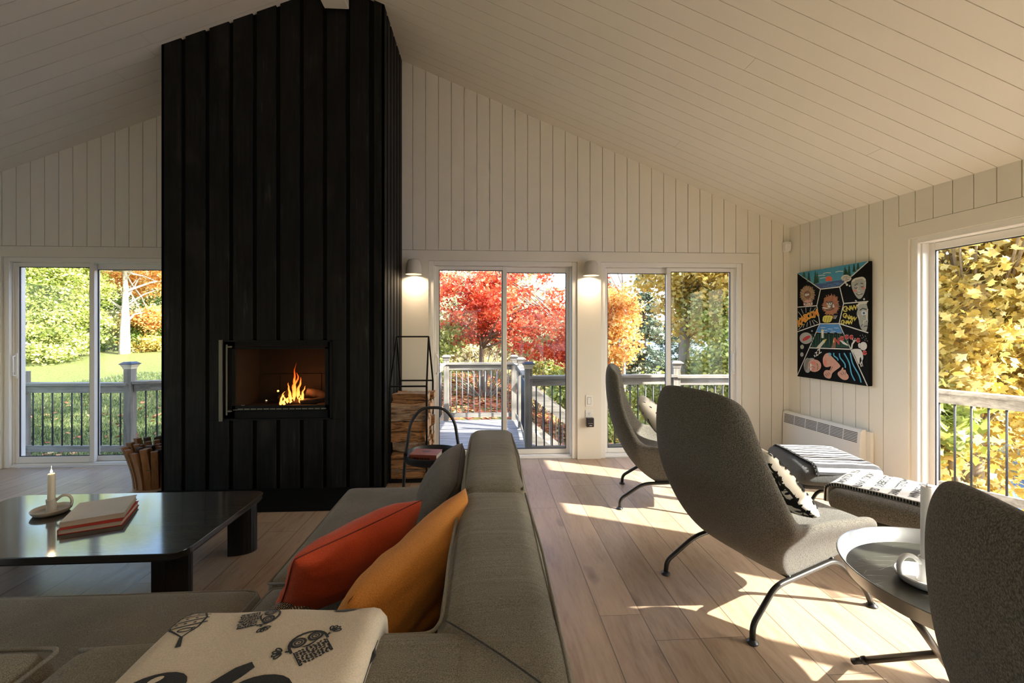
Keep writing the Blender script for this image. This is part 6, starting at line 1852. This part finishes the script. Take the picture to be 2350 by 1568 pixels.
# grass blades and fallen leaves, uncountable
rs = np.random.default_rng(60)
n = 60000; x = rs.uniform(-10.5, -3.0, n); y = 5.8+rs.uniform(0, 1, n)**1.2*8
z = np.array([ground_z(a, b_) for a, b_ in zip(x, y)])
BL = np.array([(-.5, -.05), (0, .5), (.5, -.05), (0, -.05)])
nn, u, v = rand_rot(n, rs); up = np.array([[0, 0, 1.0]])+rs.normal(size=(n, 3))*.35; side = rs.normal(size=(n, 3)); side[:, 2] = 0
side /= np.linalg.norm(side, axis=1)[:, None]; hgt = rs.uniform(.025, .06, n)
base = np.stack([x, y, z], 1); w = .006
P = np.stack([base-side*w, base+side*w, base+side*w*.3+up*hgt[:, None], base-side*w*.3+up*hgt[:, None]], 1).reshape(-1, 3)
o = fast_mesh('lawn_grass', P, 4, M['grass'], rs.uniform(0, 1, n)); tag(o, 'short green lawn grass beyond the left deck railing', 'grass', kind='stuff')
n = 13000; x = np.concatenate([rs.uniform(-3, 7, n-500), rs.uniform(-9, -3, 500)]); y = np.concatenate([rs.uniform(7.6, 15, n-500), rs.uniform(5.6, 13, 500)])
z = np.array([ground_z(a, b_)+.02 for a, b_ in zip(x, y)])
V, k = leaves(np.stack([x, y, z], 1), .085, rs, MAPLE, 2.5); o = fast_mesh('fallen_leaves', V, k, M['leaf_litter'], rs.uniform(0, 1, n)); tag(o, 'red and brown fallen leaves scattered on the slope', 'leaves', kind='stuff')
# ------------------------------------------------------------------ light, sky, camera
sd = Vector((.900, -.436, .62)).normalized()
l = bpy.data.lights.new('sun', 'SUN'); l.energy = 8.8; l.color = (1, .965, .89); l.angle = R(.6)
o = bpy.data.objects.new('sun', l); o.rotation_euler = sd.to_track_quat('Z', 'Y').to_euler(); C.objects.link(o)
w = bpy.data.worlds.new('sky'); bpy.context.scene.world = w; w.use_nodes = True; nt = w.node_tree; nt.nodes.clear()
sk = nt.nodes.new('ShaderNodeTexSky'); sk.sky_type = 'NISHITA'; sk.sun_disc = False; sk.sun_elevation = R(33.6); sk.sun_rotation = R(115.8); sk.altitude = 100; sk.dust_density = 2.2; sk.air_density = 1.0; sk.ozone_density = 1.0
bg = nt.nodes.new('ShaderNodeBackground'); bg.inputs[1].default_value = .42
ou_ = nt.nodes.new('ShaderNodeOutputWorld'); nt.links.new(sk.outputs[0], bg.inputs[0]); nt.links.new(bg.outputs[0], ou_.inputs[0])

cam = bpy.data.cameras.new('camera'); cam.sensor_fit = 'HORIZONTAL'; cam.sensor_width = 36
cam.lens = 1008.6/2350*36
cam.shift_y = -(784-757)/2350
cam.clip_start = .05; cam.clip_end = 1500
co = bpy.data.objects.new('camera', cam); co.location = (0, 0, 1.35); co.rotation_euler = (PI/2, 0, -.0564); C.objects.link(co)
sc = bpy.context.scene; sc.camera = co
sc.view_settings.view_transform = 'Standard'; sc.view_settings.look = 'None'; sc.view_settings.gamma = 1; sc.view_settings.use_curve_mapping = False
sc.view_settings.exposure = 1.28
cy = sc.cycles
cy.max_bounces = 10; cy.diffuse_bounces = 6; cy.glossy_bounces = 4; cy.transmission_bounces = 6; cy.transparent_max_bounces = 24
cy.sample_clamp_indirect = 6; cy.caustics_reflective = False; cy.caustics_refractive = False
cy.use_denoising = True
cy.denoiser = 'OPENIMAGEDENOISE'
